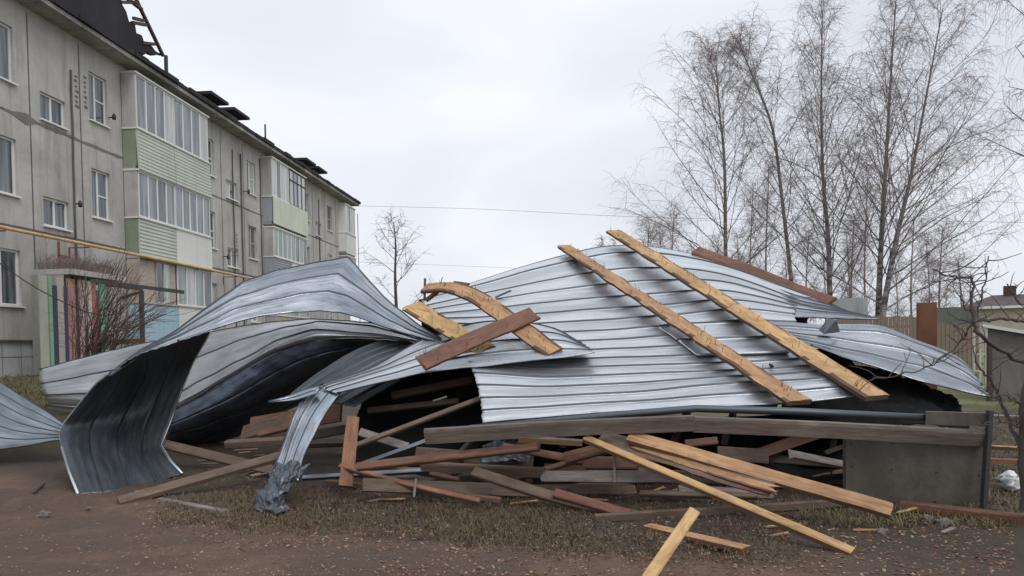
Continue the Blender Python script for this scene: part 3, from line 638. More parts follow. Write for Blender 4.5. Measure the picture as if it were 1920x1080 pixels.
S('crumpled dark metal scrap at the foot of the torn strip', [
 [(520, 868, 6.95), (500, 905, 6.8), (485, 945, 6.6), (495, 960, 6.5)],
 [(548, 872, 6.8), (528, 905, 6.55), (510, 945, 6.45), (520, 966, 6.4)],
 [(578, 872, 6.95), (560, 895, 6.75), (530, 925, 6.6), (542, 958, 6.5)]], 3, [M['back'], M['galv_wet']], nu=18, per=7, rib=.0, dent=.02, crump=.07, dsc=1.8, smoothsh=False, name='metal_scrap')
# long sheet whose lower half curls under
S('long silver sheet from the far left to the heap, behind the dark curtain-like one', [
 [(72, 691, 13.2), (210, 657, 13.2), (330, 632, 12.8), (440, 615, 12.2), (530, 604, 11.6), (600, 600, 11.0), (700, 607, 10.4), (800, 636, 9.6)],
 [(76, 722, 12.9), (212, 700, 12.8), (335, 690, 11.9), (440, 648, 11.3), (525, 620, 10.8), (595, 608, 10.4), (705, 614, 10.0), (800, 639, 9.5)],
 [(84, 745, 12.8), (214, 745, 12.5), (335, 748, 10.7), (432, 694, 10.3), (515, 649, 10.0), (592, 626, 9.8), (708, 630, 9.6), (800, 643, 9.4)],
 [(92, 768, 13.0), (216, 786, 12.5), (325, 775, 11.0), (428, 715, 10.5), (517, 665, 10.2), (597, 640, 10.0), (712, 638, 9.8), (805, 646, 9.5)]], 3.4, [M['galv'], M['back']], nu=110, rib=.02, dent=.035, dsc=.9, jag=.04, minor=.004, lin=.75, crease=.008)
S('dark underside of a sheet curling in under the long silver one, blue-black', [
 [(322, 772, 10.72), (428, 712, 10.33), (517, 660, 10.05), (597, 634, 9.85), (710, 634, 9.65), (803, 645, 9.4)],
 [(318, 800, 10.6), (428, 755, 10.3), (525, 700, 10.1), (612, 665, 9.9), (722, 645, 10.1), (806, 649, 9.5)],
 [(312, 822, 10.8), (428, 795, 10.6), (530, 742, 10.5), (625, 695, 10.3), (728, 657, 10.1), (810, 653, 9.7)],
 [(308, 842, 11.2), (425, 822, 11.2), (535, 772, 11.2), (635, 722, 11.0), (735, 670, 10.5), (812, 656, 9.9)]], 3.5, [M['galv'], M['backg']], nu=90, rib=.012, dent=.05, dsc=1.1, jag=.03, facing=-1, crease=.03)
# ridge sheet: peak, right wing and left tail
S('folded sheet rising to the peak beside the apartment block, ribs running over the crease', [
 [(828, 634, 9.0), (780, 606, 9.6), (735, 572, 10.1), (690, 522, 10.6), (652, 483, 10.8), (590, 492, 10.7), (520, 508, 10.5), (455, 530, 10.2), (395, 578, 9.7), (340, 618, 9.2), (270, 655, 8.8), (205, 700, 8.5)],
 [(822, 636, 9.0), (768, 616, 9.45), (715, 585, 9.8), (660, 545, 10.1), (625, 528, 10.2), (575, 535, 10.1), (505, 552, 9.9), (440, 572, 9.6), (385, 600, 9.3), (335, 628, 8.95), (272, 658, 8.7), (204, 703, 8.45)],
 [(815, 638, 9.0), (750, 625, 9.3), (695, 605, 9.5), (640, 588, 9.6), (600, 583, 9.6), (550, 586, 9.6), (480, 597, 9.4), (425, 610, 9.2), (392, 620, 9.0), (338, 640, 8.7), (274, 663, 8.5), (203, 706, 8.4)]], 3.0, [M['galv_wet'], M['backb']], nu=132, per=16, rib=.024, ribw=.03, dent=.03, dsc=1.0, minor=.005, lin=.85, crease=.006)
S('big curled sheet hanging dark like a curtain, its grey foot flared onto the dirt', [
 [(203, 704, 8.45), (172, 730, 8.7), (135, 775, 8.75), (113, 806, 8.7), (116, 838, 8.35), (130, 885, 7.9), (147, 928, 7.45)],
 [(250, 668, 8.4), (238, 718, 8.95), (210, 765, 9.15), (188, 803, 9.05), (188, 842, 8.6), (198, 880, 8.1), (210, 922, 7.6)],
 [(315, 645, 8.5), (300, 705, 9.15), (275, 758, 9.35), (255, 803, 9.2), (252, 842, 8.8), (262, 875, 8.35), (276, 908, 8.0)],
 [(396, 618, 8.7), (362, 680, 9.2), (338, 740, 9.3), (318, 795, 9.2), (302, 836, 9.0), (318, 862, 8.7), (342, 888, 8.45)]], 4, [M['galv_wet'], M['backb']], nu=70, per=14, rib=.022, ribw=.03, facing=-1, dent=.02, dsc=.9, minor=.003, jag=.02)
e = MB(); e.tube([at(116, 838, 8.33), at(130, 885, 7.88), at(146, 926, 7.45)], .016, 6); e.tube([at(397, 620, 8.68), at(362, 680, 9.17), at(338, 740, 9.27), at(318, 795, 9.17), at(302, 836, 8.97)], .008, 6); e.tube([at(302, 836, 8.97), at(318, 862, 8.67), at(342, 888, 8.43)], .016, 6)
o = e.build('edge_strip', M['galv'], sm=True); tagit(o, 'pale folded rim along the edges of the dark curtain-like sheet', 'metal rim')
S('flat grey ribbed sheet lying on the ground at the left edge of the photo', [
 [(-190, 610, 12.0), (-90, 660, 11.3), (0, 717, 10.6), (60, 755, 10.2), (120, 794, 9.8)],
 [(-190, 700, 11.2), (-120, 735, 10.7), (-30, 765, 10.1), (40, 795, 9.8), (118, 812, 9.6)],
 [(-190, 850, 9.8), (-120, 850, 9.6), (-40, 845, 9.5), (30, 838, 9.45), (112, 826, 9.45)]], 6, [M['galv_dull'], M['backb']], rib=.02, dent=.02)

# front eave beam assembly
BG = 'long timbers of the fallen eave'
board('eave_beam', 'weathered grey beam across the front of the wreck, left of its kink', [(797, 818, 6.65), (1050, 803, 6.5), (1302, 793, 6.35)], .055, .135, [M['w_beam'], M['w_beam']], (0, -.25, 1), wane=.004, cat='beam', group=BG)
board('eave_beam', 'weathered beam across the front, right of its kink, over the metal panel', [(1300, 795, 6.36), (1560, 806, 6.3), (1850, 822, 6.15)], .055, .135, [M['w_beam'], M['w_beam']], (0, -.25, 1), wane=.004, cat='beam', group=BG)
e = MB(); pts = [at(880, 800, 6.85), at(1050, 787, 6.75), at(1180, 776, 6.65), at(1305, 766, 6.55), at(1500, 772, 6.5), at(1738, 783, 6.35)]
e.tube(pts, [.015, .028, .034, .034, .034, .03], 10); o = e.build('rolled_gutter', M['back'], sm=True); tagit(o, 'long rolled grey metal edge lying on top of the weathered eave beam', 'gutter')
e = MB()
for (a, b, c, d, th) in (((1586, 818), (1850, 822), (1843, 962), (1586, 930), .05),):
    P4 = [at(*a, 6.45), at(*b, 6.2), at(*c, 6.1), at(*d, 6.45)]; nn_ = (P4[1] - P4[0]).cross(P4[3] - P4[0]); rr_ = ray(*c); P4[2] = Vector((0, 0, CH)) + rr_ * ((P4[0] - Vector((0, 0, CH))).dot(nn_) / rr_.dot(nn_))
    n = len(e.v); e.v += P4 + [p + Vector((0, .06, 0)) for p in P4]; e.f += [(n, n+3, n+2, n+1), (n+4, n+5, n+6, n+7), (n, n+1, n+5, n+4), (n+1, n+2, n+6, n+5), (n+2, n+3, n+7, n+6), (n+3, n, n+4, n+7)]; e.m += [0]*6
root = empty('sheathing_panel', at(1720, 955, 6.2), 'plain dark grey metal panel standing on edge at the right, black-edged', 'metal panel')
M['panel'] = concrete('grey_metal_panel', (.065, .055, .042), (.135, .118, .095), (.04, .028, .018), 1.5, .9); M['panel'].node_tree.nodes['Principled BSDF'].inputs['Roughness'].default_value = .5
e.build('panel', M['panel'], root, root.location)
e = MB(); e.obox(at(1856, 770, 6.12), at(1843, 966, 6.07), .035, .05, Vector((0, 1, 0))); e.build('edge_strip', M['dark'], root, root.location)
rvm = None
for (u_, v_) in [(u_, v_) for u_ in (.04, .34, .66, .96) for v_ in (.1, .5, .92)]:
    p = P4[0].lerp(P4[1], u_).lerp(P4[3].lerp(P4[2], u_), v_) - Vector((0, .002, 0)) - root.location
    if rvm is None: e2 = MB(); e2.tube([Vector((0, .004, 0)), Vector((0, -.004, 0))], .008, 8); r_o = e2.build('rivet', M['nail'], root, Vector((0, 0, 0))); rvm = r_o.data
    else: r_o = bpy.data.objects.new('rivet', rvm); COL.objects.link(r_o); r_o.parent = root
    r_o.location = p
e = MB(); e.obox(at(1735, 783, 6.33), at(1856, 787, 6.14), .05, .11, Vector((0, 0, 1))); e.build('top_strip', M['panel'], root, root.location)

# planks on top
def resting(A, B, margin=.07, n=4):
    # a nearly straight plank from A to B, bowed toward the viewer's side just enough to clear the sheet it lies on
    A, B = vec(A), vec(B); C0 = Vector((0, 0, CH)); k = 0.0
    for i in range(1, 24):
        t = i / 24; p = A.lerp(B, t); d = (p - C0).normalized(); h = bvh.ray_cast(C0, d)
        if h[0] is not None and t < .93:
            over = (p - C0).length - ((h[0] - C0).length - margin); k = max(k, .8 * over / (4 * t * (1 - t) + .02))
    out = []
    for i in range(n + 1):
        t = i / n; p = A.lerp(B, t); d = (p - C0).normalized(); out.append(p - d * (k * 4 * t * (1 - t)))
    return out
NM = (0, -.42, .9)
def onp(px, py, lift=.05):
    p = on(px, py, lift); return p
tilt = (0.05, -.4, .9)
board('waney_plank', 'longest golden plank on the wreck, from the ridge down to the lower right', resting((1150, 434, 12.6), (1645, 746, 6.8)), .27, .05, [M['w_gold'], M['bark']], tilt, wane=.02, group='planks lying on the largest sheet', nails=34, split=.01)
board('waney_plank', 'long orange plank with rough bark edges, next left of the longest golden plank', resting((1057, 462, 12.3), (1498, 755, 6.75), .08), .24, .05, [M['w_orange'], M['bark']], tilt, wane=.035, group='planks lying on the largest sheet', nails=36, split=.01)
board('plank', 'dark red-brown plank tilted on edge along the right ridge of the heap', [(1304, 470, 11.9), (1400, 505, 11.2), (1500, 545, 10.6), (1560, 566, 10.2)], .20, .05, [M['w_red'], M['w_red']], (0, -.9, .6), wane=.01, group='planks lying on the largest sheet')
board('plank', 'thin light plank half hidden just under the dark red-brown ridge plank', [(1330, 498, 11.4), (1420, 525, 10.9), (1475, 545, 10.6)], .06, .03, [M['w_orange'], M['side']], (0, -.6, .8), group='planks lying on the largest sheet')
board('curved_plank', 'light plank bent in a bow, passing under the red-brown cross plank', [(797, 540, 9.6), (850, 540, 9.4), (915, 570, 9.0), (975, 615, 8.65), (1040, 662, 8.25)], .25, .045, [M['w_orange'], M['bark']], (-.1, -.5, .85), wane=.02, group='crossed planks left of the heap', nails=22)
board('plank', 'broad light plank at the left of the crossed planks, splitting at its low end', [(768, 572, 9.5), (840, 615, 9.0), (912, 658, 8.5)], .27, .04, [M['w_light'], M['bark']], (.0, -.55, .8), wane=.02, group='crossed planks left of the heap', nails=16, split=.03)
board('plank', 'red-brown plank lying crosswise on top of the two light planks', [(788, 682, 8.05), (880, 640, 8.35), (1000, 588, 8.75)], .24, .045, [M['w_red'], M['w_red']], (.1, -.62, .8), wane=.02, group='crossed planks left of the heap', nails=6, split=.02)
board('short_post', 'short upright dark stick at the high end of the bowed plank', [(796, 564, 9.65), (797, 522, 9.65)], .03, .03, [M['w_brown'], M['w_brown']], (0, 1, 0), cat='stick', seg=4)
board('plank', 'small dark red plank end poking out below the bowed plank beside the stick', [(800, 562, 9.7), (822, 545, 9.65)], .1, .03, [M['w_red'], M['w_red']], (0, -.5, .8), seg=5)
board('plank', 'dark plank corner just behind the middle of the bowed plank', [(848, 532, 9.9), (876, 536, 9.8)], .14, .03, [M['w_dark'], M['w_dark']], (0, -.5, .8), seg=5)
for (a, b, l) in (((930, 565), (958, 552), 'black metal sliver right of the bowed plank'), ((1270, 547), (1300, 544), 'black sliver between the two longest planks'), ((1244, 606), (1268, 610), 'black sliver at the upper tip of the lapped loose sheet'), ((1075, 501), (1084, 497), 'tiny black chip near the top of the rough-edged plank'), ((1445, 693), (1450, 690), 'tiny black chip beside the low end of the rough-edged plank')):
    pa, pb2 = on(*a, .06), on(*b, .06)
    if pa is not None and pb2 is not None: board('metal_sliver', l, [pa, pb2], .04, .012, [M['dark'], M['dark']], NM, cat='scrap', seg=4)

# lower debris: boards
DG = 'broken boards in front of the heap'
def gb(label, pts, w, th, mt, nrm=(0, 0, 1), name='plank', **k): board(name, label, pts, w, th, mt, nrm, group=DG, **k)
gb('long pale batten slanting to the ground, the lowest of the boards at lower right', [(1098, 822, 6.5), (1600, 1036, 4.85)], .075, .045, [M['w_light'], M['side']], (.1, -.6, .8), name='batten')
gb('long reddish plank above the pale batten, its cut end pointing right', [(1180, 818, 6.45), (1672, 958, 5.5)], .145, .05, [M['w_orange'], M['side']], (.1, -.6, .8), wane=.006, split=.01)
gb('broken splintered reddish board between the two long slanting ones', [(1120, 822, 6.6), (1270, 862, 6.2), (1440, 915, 5.8)], .2, .03, [M['w_brown'], M['w_red']], (.1, -.7, .7), wane=.03, split=.06)
gb('second splintered board lying just over the broken reddish one', [(1190, 838, 6.4), (1320, 880, 6.05), (1448, 917, 5.75)], .09, .03, [M['w_orange'], M['w_red']], (.1, -.6, .8), wane=.02, split=.06)
gb('pale batten end at the bottom edge, leaning up to the right', [(1205, 1100, 4.2), (1302, 958, 4.95)], .075, .03, [M['w_light'], M['side']], (0, -.8, .6), name='batten')
gb('brown board lying on the dirt left of the crumpled scrap', [Vector(G(222, 944, .02)), (532, 853, 8.0)], .15, .05, [M['w_brown'], M['w_brown']], (0, -.35, .9))
gb('pale thin board end half sunk in the grass left of the crumpled scrap', [Vector(G(300, 938)), Vector(G(425, 962))], .07, .05, [M['w_grey'], M['w_grey']])
gb('upright orange board standing on the ground in the middle', [(662, 782, 7.35), (648, 912, 7.0)], .13, .04, [M['w_post'], M['w_post']], (0.3, -1, 0), name='upright_board', wane=.006)
gb('thin rusty-orange lath low to the ground, crossing the foot of the upright board', [Vector(G(614, 909, .03)), Vector(G(940, 948, .05))], .05, .05, [M['w_post'], M['w_brown']], name='lath')
gb('rusty-orange lath sloping right from halfway up the upright board', [(638, 874, 7.1), (790, 915, 6.75), (900, 940, 6.6)], .05, .045, [M['w_post'], M['w_brown']], (0, -.6, .8), name='lath')
gb('weathered brown board with a notched pale top left of the double board', [(790, 874, 7.3), (1022, 886, 6.9)], .05, .09, [M['w_brown'], M['w_brown']], (0, -.3, 1))
gb('brown double board sloping down to the right in the middle', [(888, 884, 6.8), (1050, 935, 6.4), (1240, 978, 6.1)], .10, .045, [M['w_brown'], M['w_red']], (0, -.7, .7))
gb('second reddish board stacked on the brown double board', [(1040, 925, 6.4), (1180, 965, 6.15)], .09, .05, [M['w_red'], M['w_red']], (0, -.6, .8))
gb('light straight board lying level on the soil under the long slanting planks', [Vector(G(1115, 978, .03)), Vector(G(1600, 952, .05))], .05, .06, [M['w_brown'], M['w_brown']])
gb('reddish board on the bare soil right of the bottom batten end', [Vector(G(1215, 992, .02)), Vector(G(1402, 1036, .02))], .11, .04, [M['w_orange'], M['w_red']])
gb('thin stick-like board slanting up to the right behind the double board', [(862, 928, 6.9), (1125, 850, 7.3)], .055, .045, [M['w_brown'], M['w_brown']], (0, -.6, .8))
gb('grey metal-capped batten behind the upright board', [(568, 896, 7.5), (805, 882, 7.3)], .05, .04, [M['galv_dull'], M['dark']], (0, -.5, .8), name='batten')
gb('grey strip slanting up to the left end of the eave beam', [(672, 872, 7.6), (800, 826, 7.1)], .05, .02, [M['galv_dull'], M['dark']], (0, -.7, .7), name='batten')
gb('dull grey board slanting down to the right above the grey strip', [(674, 810, 7.7), (765, 838, 7.7)], .09, .03, [M['w_grey'], M['w_grey']], (0, -.8, .6))
gb('orange-brown board sloping right below the curtain-like sheet', [(303, 832, 9.2), (520, 884, 8.3)], .13, .04, [M['w_brown'], M['w_red']], (0, -.6, .8))
gb('brown board lying level behind the torn strip', [(425, 832, 9.0), (535, 826, 8.8)], .09, .08, [M['w_brown'], M['w_brown']], (0, -.3, 1))
gb('pale brown board rising behind the torn strip, left of the opening', [(455, 812, 9.3), (545, 785, 9.0)], .2, .04, [M['w_brown'], M['w_orange']], (0, -.8, .6))
gb('broad red-brown board deep in the opening behind the pale brown one', [(470, 800, 9.6), (640, 772, 9.2)], .25, .04, [M['w_red'], M['w_red']], (0, -.9, .4))
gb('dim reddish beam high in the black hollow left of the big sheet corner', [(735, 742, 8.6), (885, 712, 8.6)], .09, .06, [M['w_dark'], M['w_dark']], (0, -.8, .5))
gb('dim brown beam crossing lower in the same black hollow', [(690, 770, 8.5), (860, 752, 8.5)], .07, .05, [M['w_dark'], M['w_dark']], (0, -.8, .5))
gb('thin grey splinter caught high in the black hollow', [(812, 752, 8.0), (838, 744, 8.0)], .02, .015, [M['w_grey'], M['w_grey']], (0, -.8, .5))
gb('light board tucked right under the eave beam', [(972, 822, 6.75), (1092, 830, 6.7)], .05, .05, [M['w_grey'], M['w_orange']], (0, -.3, 1))
gb('small red board end under the beam, left of the dark opening', [(1285, 832, 6.9), (1345, 826, 6.9)], .07, .03, [M['w_red'], M['w_red']], (0, -.9, .4))
gb('broad dim brown board under the beam left of the dark opening', [(1345, 850, 7.2), (1440, 856, 7.2)], .14, .04, [M['w_brown'], M['w_brown']], (0, -.9, .3))
gb('reddish board lying out to the right beyond the metal panel', [Vector(G(1690, 955, .04)), Vector(G(1935, 985, .04))], .10, .07, [M['w_red'], M['w_red']])
gb('dim brown board behind the double board in the shade', [(780, 850, 7.8), (1000, 868, 7.5)], .14, .04, [M['w_brown'], M['w_red']], (0, -.9, .3))
gb('dim red-brown board deep under the beam', [(1020, 880, 7.6), (1500, 905, 7.2)], .12, .04, [M['w_red'], M['w_brown']], (0, -.9, .3))
gb('dim brown board along the soil under the beam', [(1200, 925, 6.7), (1420, 930, 6.5)], .06, .04, [M['w_brown'], M['w_brown']], (0, -.6, .8))
gb('thin upright lath hanging below the eave beam', [(1152, 845, 6.6), (1152, 905, 6.5)], .025, .02, [M['w_grey'], M['w_grey']], (0, -1, .1), name='lath', seg=4)
gb('short light splinter standing in the grass by the rusty laths', [(780, 898, 6.75), (776, 932, 6.65)], .02, .015, [M['w_grey'], M['w_grey']], (0, -1, .1), name='lath', seg=4)
gb('thin red-brown lath low behind the rusty laths', [(700, 868, 7.5), (860, 900, 7.3)], .05, .04, [M['w_red'], M['w_brown']], (0, -.6, .8), name='lath')
gb('orange-brown boards end at the far right behind the apple tree', [Vector(G(1852, 880, .10)), Vector(G(1930, 884, .10))], .06, .05, [M['w_post'], M['w_post']])
gb('pale board lying in the far right grass behind the apple tree', [Vector(G(1845, 856, .12)), Vector(G(1935, 862, .12))], .06, .05, [M['w_light'], M['side']])
gb('long grey timber on the grass at the far right edge', [Vector(G(1850, 792, .10)), Vector(G(1960, 796, .10))], .09, .07, [M['w_grey'], M['w_brown']])
rnd = random.Random(23)
DM = [M['w_brown'], M['w_dark'], M['w_dark'], M['w_brown'], M['w_grey'], M['w_post'], M['w_red'], M['w_dark']]
for i in range(30):
    px = rnd.uniform(430, 1560); py = rnd.uniform(835, 935) if px > 640 else rnd.uniform(800, 850); D_ = rnd.uniform(6.7, 8.2) if px > 640 else rnd.uniform(8.2, 9.6)
    p = at(px, py, D_); p.z = max(p.z, gz(p.x, p.y) + .04); a = rnd.gauss(.0, .6); L = rnd.uniform(.5, 2.0); dz = rnd.gauss(-.05, .16)
    q2 = p + Vector((math.cos(a) * L, math.sin(a) * L * .6 + .1, dz * L)); q2.z = max(q2.z, gz(q2.x, q2.y) + .03)
    mm = rnd.choice(DM); board('broken_board', 'broken board jumbled in the shaded tangle beneath the wreck', [p, q2], rnd.uniform(.05, .13), rnd.uniform(.02, .05), [mm, mm], (rnd.gauss(0, .3), -.7, .6), wane=.006, group='tangle of broken boards under the wreck', split=.03, seg=6)
rnd = random.Random(11)
for i in range(40):   # small splinters
    px, py = rnd.choice([(rnd.uniform(340, 520), rnd.uniform(840, 900)), (rnd.uniform(600, 1150), rnd.uniform(900, 985)), (rnd.uniform(1400, 1840), rnd.uniform(960, 1010)), (rnd.uniform(1100, 1500), rnd.uniform(900, 990))])
    p = G(px, py, .02); a = rnd.uniform(-.6, .6); L = rnd.uniform(.08, .32)
    board('wood_splinter', 'small wood splinter lying on the ground in front of the wreck', [p, p + Vector((math.cos(a) * L, math.sin(a) * L, rnd.uniform(0, .04)))], rnd.uniform(.015, .035), .012, [rnd.choice([M['w_light'], M['w_orange'], M['w_brown'], M['w_grey']])] * 2, group='splinters in front of the wreck', seg=4, split=.02, cat='splinter')
# interior: rafters, black felt, and black sheets added to keep the hollows dark
for i in range(9):
    x0 = -0.6 + i * .55; 
    board('rafter', 'dark rafter in the black hollow beneath the largest sheet', [Vector((x0, 7.5, .25 + .1 * (i % 3))), Vector((x0 + .8, 9.4, .95))], .06, .14, [M['w_dark'], M['w_dark']], (0, -.4, .9), group='rafters under the heap', cat='rafter')
def felt(label, g, **k): sheet('felt_and_shade_sheet', label, 'roofing felt', g, 3, [M['felt'], M['felt']], nu=40, per=10, rib=0, minor=0, dent=.1, dsc=2, crump=.05, thick=.01, **k)
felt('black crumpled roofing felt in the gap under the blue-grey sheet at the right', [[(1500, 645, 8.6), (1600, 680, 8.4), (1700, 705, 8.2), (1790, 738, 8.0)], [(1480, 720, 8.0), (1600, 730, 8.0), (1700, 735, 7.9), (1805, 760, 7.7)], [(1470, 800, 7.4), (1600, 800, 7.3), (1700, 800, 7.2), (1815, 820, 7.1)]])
felt('black sheet added to darken the hollow below the lip of the bright sheet', [[(690, 720, 8.9), (780, 700, 8.9), (900, 690, 8.7), (1000, 700, 8.7)], [(670, 790, 9.0), (780, 790, 8.9), (900, 790, 8.8), (1000, 800, 8.7)], [(660, 880, 8.4), (780, 880, 8.3), (900, 880, 8.2), (1000, 890, 8.1)]])  # no felt here: black sheet added in place of deep shade
felt('black sheet added to darken the space under the beam behind the metal panel', [[(1000, 790, 7.9), (1200, 790, 7.9), (1400, 780, 7.8), (1600, 770, 7.6)], [(1000, 840, 7.9), (1200, 845, 7.9), (1400, 845, 7.8), (1620, 840, 7.6)], [(1000, 900, 7.4), (1200, 905, 7.4), (1400, 905, 7.3), (1640, 910, 7.0)]])  # another black sheet added as shade under the beam
if 1: sheet('metal_scrap', 'crumpled grey scrap of metal deep under the middle of the beam', 'metal scrap', [[(905, 835, 7.6), (960, 828, 7.5), (1000, 838, 7.4)], [(900, 870, 7.4), (950, 865, 7.3), (990, 870, 7.3)]], 2, [M['back'], M['back']], nu=20, crump=.07, rib=0, smoothsh=False)

# ================================================================ TREES
def tube_fast(V_, F_, pts, r0, r1, k=3):
    n0 = len(V_); N = len(pts)
    for i, p in enumerate(pts):
        t = pts[min(i+1, N-1)] - pts[max(i-1, 0)]; l = math.sqrt(t.x*t.x + t.y*t.y + t.z*t.z) or 1; tx, ty, tz = t.x/l, t.y/l, t.z/l
        if abs(tz) < .9: ux, uy, uz = ty, -tx, 0
        else: ux, uy, uz = 0, tz, -ty
        l = math.sqrt(ux*ux + uy*uy + uz*uz) or 1; ux /= l; uy /= l; uz /= l
        wx, wy, wz = ty*uz - tz*uy, tz*ux - tx*uz, tx*uy - ty*ux; r = r0 + (r1 - r0) * i / (N - 1)
        for j in range(k):
            a = 6.2832 * j / k; c, s = math.cos(a) * r, math.sin(a) * r; V_.append((p.x + ux*c + wx*s, p.y + uy*c + wy*s, p.z + uz*c + wz*s))
    for i in range(N - 1):
        for j in range(k):
            a = n0 + i*k + j; b = n0 + i*k + (j+1) % k; F_.append((a, b, b + k, a + k))
M['birch'] = mat('birch_bark', (.4, .38, .36), .8); q = NT(M['birch'])
a = q.noise(q.coord('Object', (1.6, 1.6, 5)), 1.1, 5, .7); geo = q.n('ShaderNodeTexCoord'); sp_ = q.n('ShaderNodeSeparateXYZ', {0: geo.outputs['Object']})
hh = q.n('ShaderNodeMapRange', {'Value': sp_.outputs[2], 'From Min': 3.0, 'From Max': 9.0, 'To Min': 0.0, 'To Max': 1.0}).outputs[0]
q.set('Base Color', q.mix(hh, q.mix(q.ramp(a, [(.42, 0.0), (.56, 1.0)]), (.30, .27, .26), (.06, .05, .05)), (.17, .14, .135)))
M['twig'] = mat('birch_twigs', (.22, .175, .175), .8); M['twigd'] = mat('dark_twigs', (.075, .06, .055), .85); M['twigr'] = mat('red_brown_stems', (.11, .07, .055), .8)
def tree(name, label, trunk, r0, limbs, maxL, elev, mt, mtw, seed, group=None, sub=9, tw=5, droop=.5, twr=.0042, fstart=.2, subL=.45, side=0.0, lr=.35, twL=1.0, k_tr=7):
    rn = random.Random(seed); P = [np.array(vec(p)) for p in trunk]; N = 22
    T = [Vector(cr1(P, i / N)) for i in range(N + 1)]; base = T[0].copy(); L = sum((T[i+1] - T[i]).length for i in range(N))
    root = empty(name, base, label, 'tree', group)
    V1 = []; F1 = []; tube_fast(V1, F1, T, r0, .02, k_tr); V2 = []; F2 = []
    def grow(p, d, l, nseg, grav, wob):
        pts = [p]; dd = d.copy(); st = l / nseg
        for i in range(nseg):
            dd = dd + Vector((rn.gauss(0, wob), rn.gauss(0, wob), rn.gauss(0, wob) + grav)); dd.normalize(); p = p + dd * st; pts.append(p)
        return pts
    for i in range(limbs):
        f = fstart + (1 - fstart) * ((i + rn.random()) / limbs) ** .85; x = f * N; j = min(int(x), N - 1); p = T[j].lerp(T[j+1], x - j); td = (T[j+1] - T[j]).normalized()
        az = i * 2.4 + rn.uniform(-.5, .5); el = R(elev + rn.uniform(-12, 12) + 18 * f); out = Vector((math.cos(az) + side, math.sin(az) * .9, 0)).normalized()
        l = maxL * (1 - .78 * ((f - fstart) / (1 - fstart)) ** 1.2) * rn.uniform(.55, 1.15); rl = max(.012, r0 * lr * .85 * (1 - f * .75) * rn.uniform(.7, 1))
        pts = grow(p, (out * math.cos(el) + td * math.sin(el)).normalized(), l, 9, .025, .07)
        tube_fast(V1 if rl > .02 else V2, F1 if rl > .02 else F2, pts, rl, .008, 4)
        ns = max(3, int(sub * (l / maxL) ** .6 + 2))
        for s in range(ns):
            g = .18 + .82 * (s + rn.random()) / ns; y = g * 9; m_ = min(int(y), 8); sp = pts[m_].lerp(pts[m_+1], min(y - m_, 1)); sdn = (pts[m_+1] - pts[m_]).normalized()
            rv = Vector((rn.gauss(0, 1), rn.gauss(0, 1), rn.gauss(0, .5) + .25)).normalized(); sl = l * subL * (1.1 - g * .6) * rn.uniform(.5, 1.2)
            q_ = grow(sp, (sdn * .8 + rv * .75).normalized(), sl, 6, -droop * .06, .13); tube_fast(V2, F2, q_, max(.0085, twr), twr, 3)
            for t in range(tw):
                z = (.15 + .85 * rn.random()) * 6; m2 = min(int(z), 5); tp = q_[m2].lerp(q_[m2+1], z - m2); rv = Vector((rn.gauss(0, 1), rn.gauss(0, 1), rn.gauss(0, .6))).normalized(); dn = (q_[m2+1] - q_[m2]).normalized()
                tl = rn.uniform(.35, 1.0) * twL; w_ = grow(tp, (dn * .6 + rv * .7).normalized(), tl, 5, -droop * .42, .12); tube_fast(V2, F2, w_, twr, twr * .55, 3)
    b = tuple(base)
    mesh_obj('trunk', V1, F1, mt, root, base, sm=True); mesh_obj('crown', V2, F2, mtw, root, base)
    return root
TG = 'birches behind the wreck'
tree('birch_tree', 'leftmost tall bare birch, spreading wide above the ridge of the wreck', [(1362, 700, 34), (1361, 560, 34), (1360, 440, 34), (1358, 300, 34), (1348, 200, 34), (1342, 105, 34)], .13, 56, 7.4, 40, M['birch'], M['twig'], 1, TG, side=-.3, fstart=.14, droop=.6, sub=12, tw=7)
tree('birch_tree', 'slender birch whose stem curves up to the left, second from the left', [(1500, 702, 33), (1485, 540, 33), (1467, 380, 33), (1448, 240, 33), (1410, 140, 33), (1385, 80, 33)], .11, 40, 5.0, 42, M['birch'], M['twig'], 2, TG, sub=11, tw=7, fstart=.25, droop=.7)
tree('birch_tree', 'straight birch in the middle of the group with a tall bushy crown', [(1560, 705, 32), (1556, 560, 32), (1553, 450, 32), (1543, 330, 32), (1540, 180, 32), (1542, 25, 32)], .14, 60, 6.2, 50, M['birch'], M['twig'], 3, TG, fstart=.15, droop=.5, sub=12, tw=7)
tree('birch_tree', 'tall straight birch standing right beside the leaning one, top beyond the photo', [(1644, 708, 31), (1648, 560, 31), (1653, 440, 31), (1662, 290, 31), (1670, 150, 31), (1682, -30, 31)], .15, 52, 5.8, 50, M['birch'], M['twig'], 4, TG, fstart=.18, droop=.5, sub=11, tw=7)
tree('birch_tree', 'birch leaning right with a split stem, rightmost of the tall group', [(1642, 708, 30.5), (1660, 560, 30.5), (1685, 430, 30.5), (1708, 330, 30.5), (1735, 190, 30.5), (1768, 15, 30.5)], .14, 58, 7.4, 32, M['birch'], M['twig'], 5, TG, side=.35, fstart=.15, droop=.8, sub=12, tw=7)
tree('birch_tree', 'birch reaching in from the upper right edge with hanging twigs', [(2110, 760, 20), (2090, 500, 20), (2070, 200, 20), (2060, -100, 20), (2050, -400, 20)], .2, 30, 4.0, 20, M['birch'], M['twig'], 6, None, side=-.9, fstart=.3, droop=1.3, sub=10, tw=6)
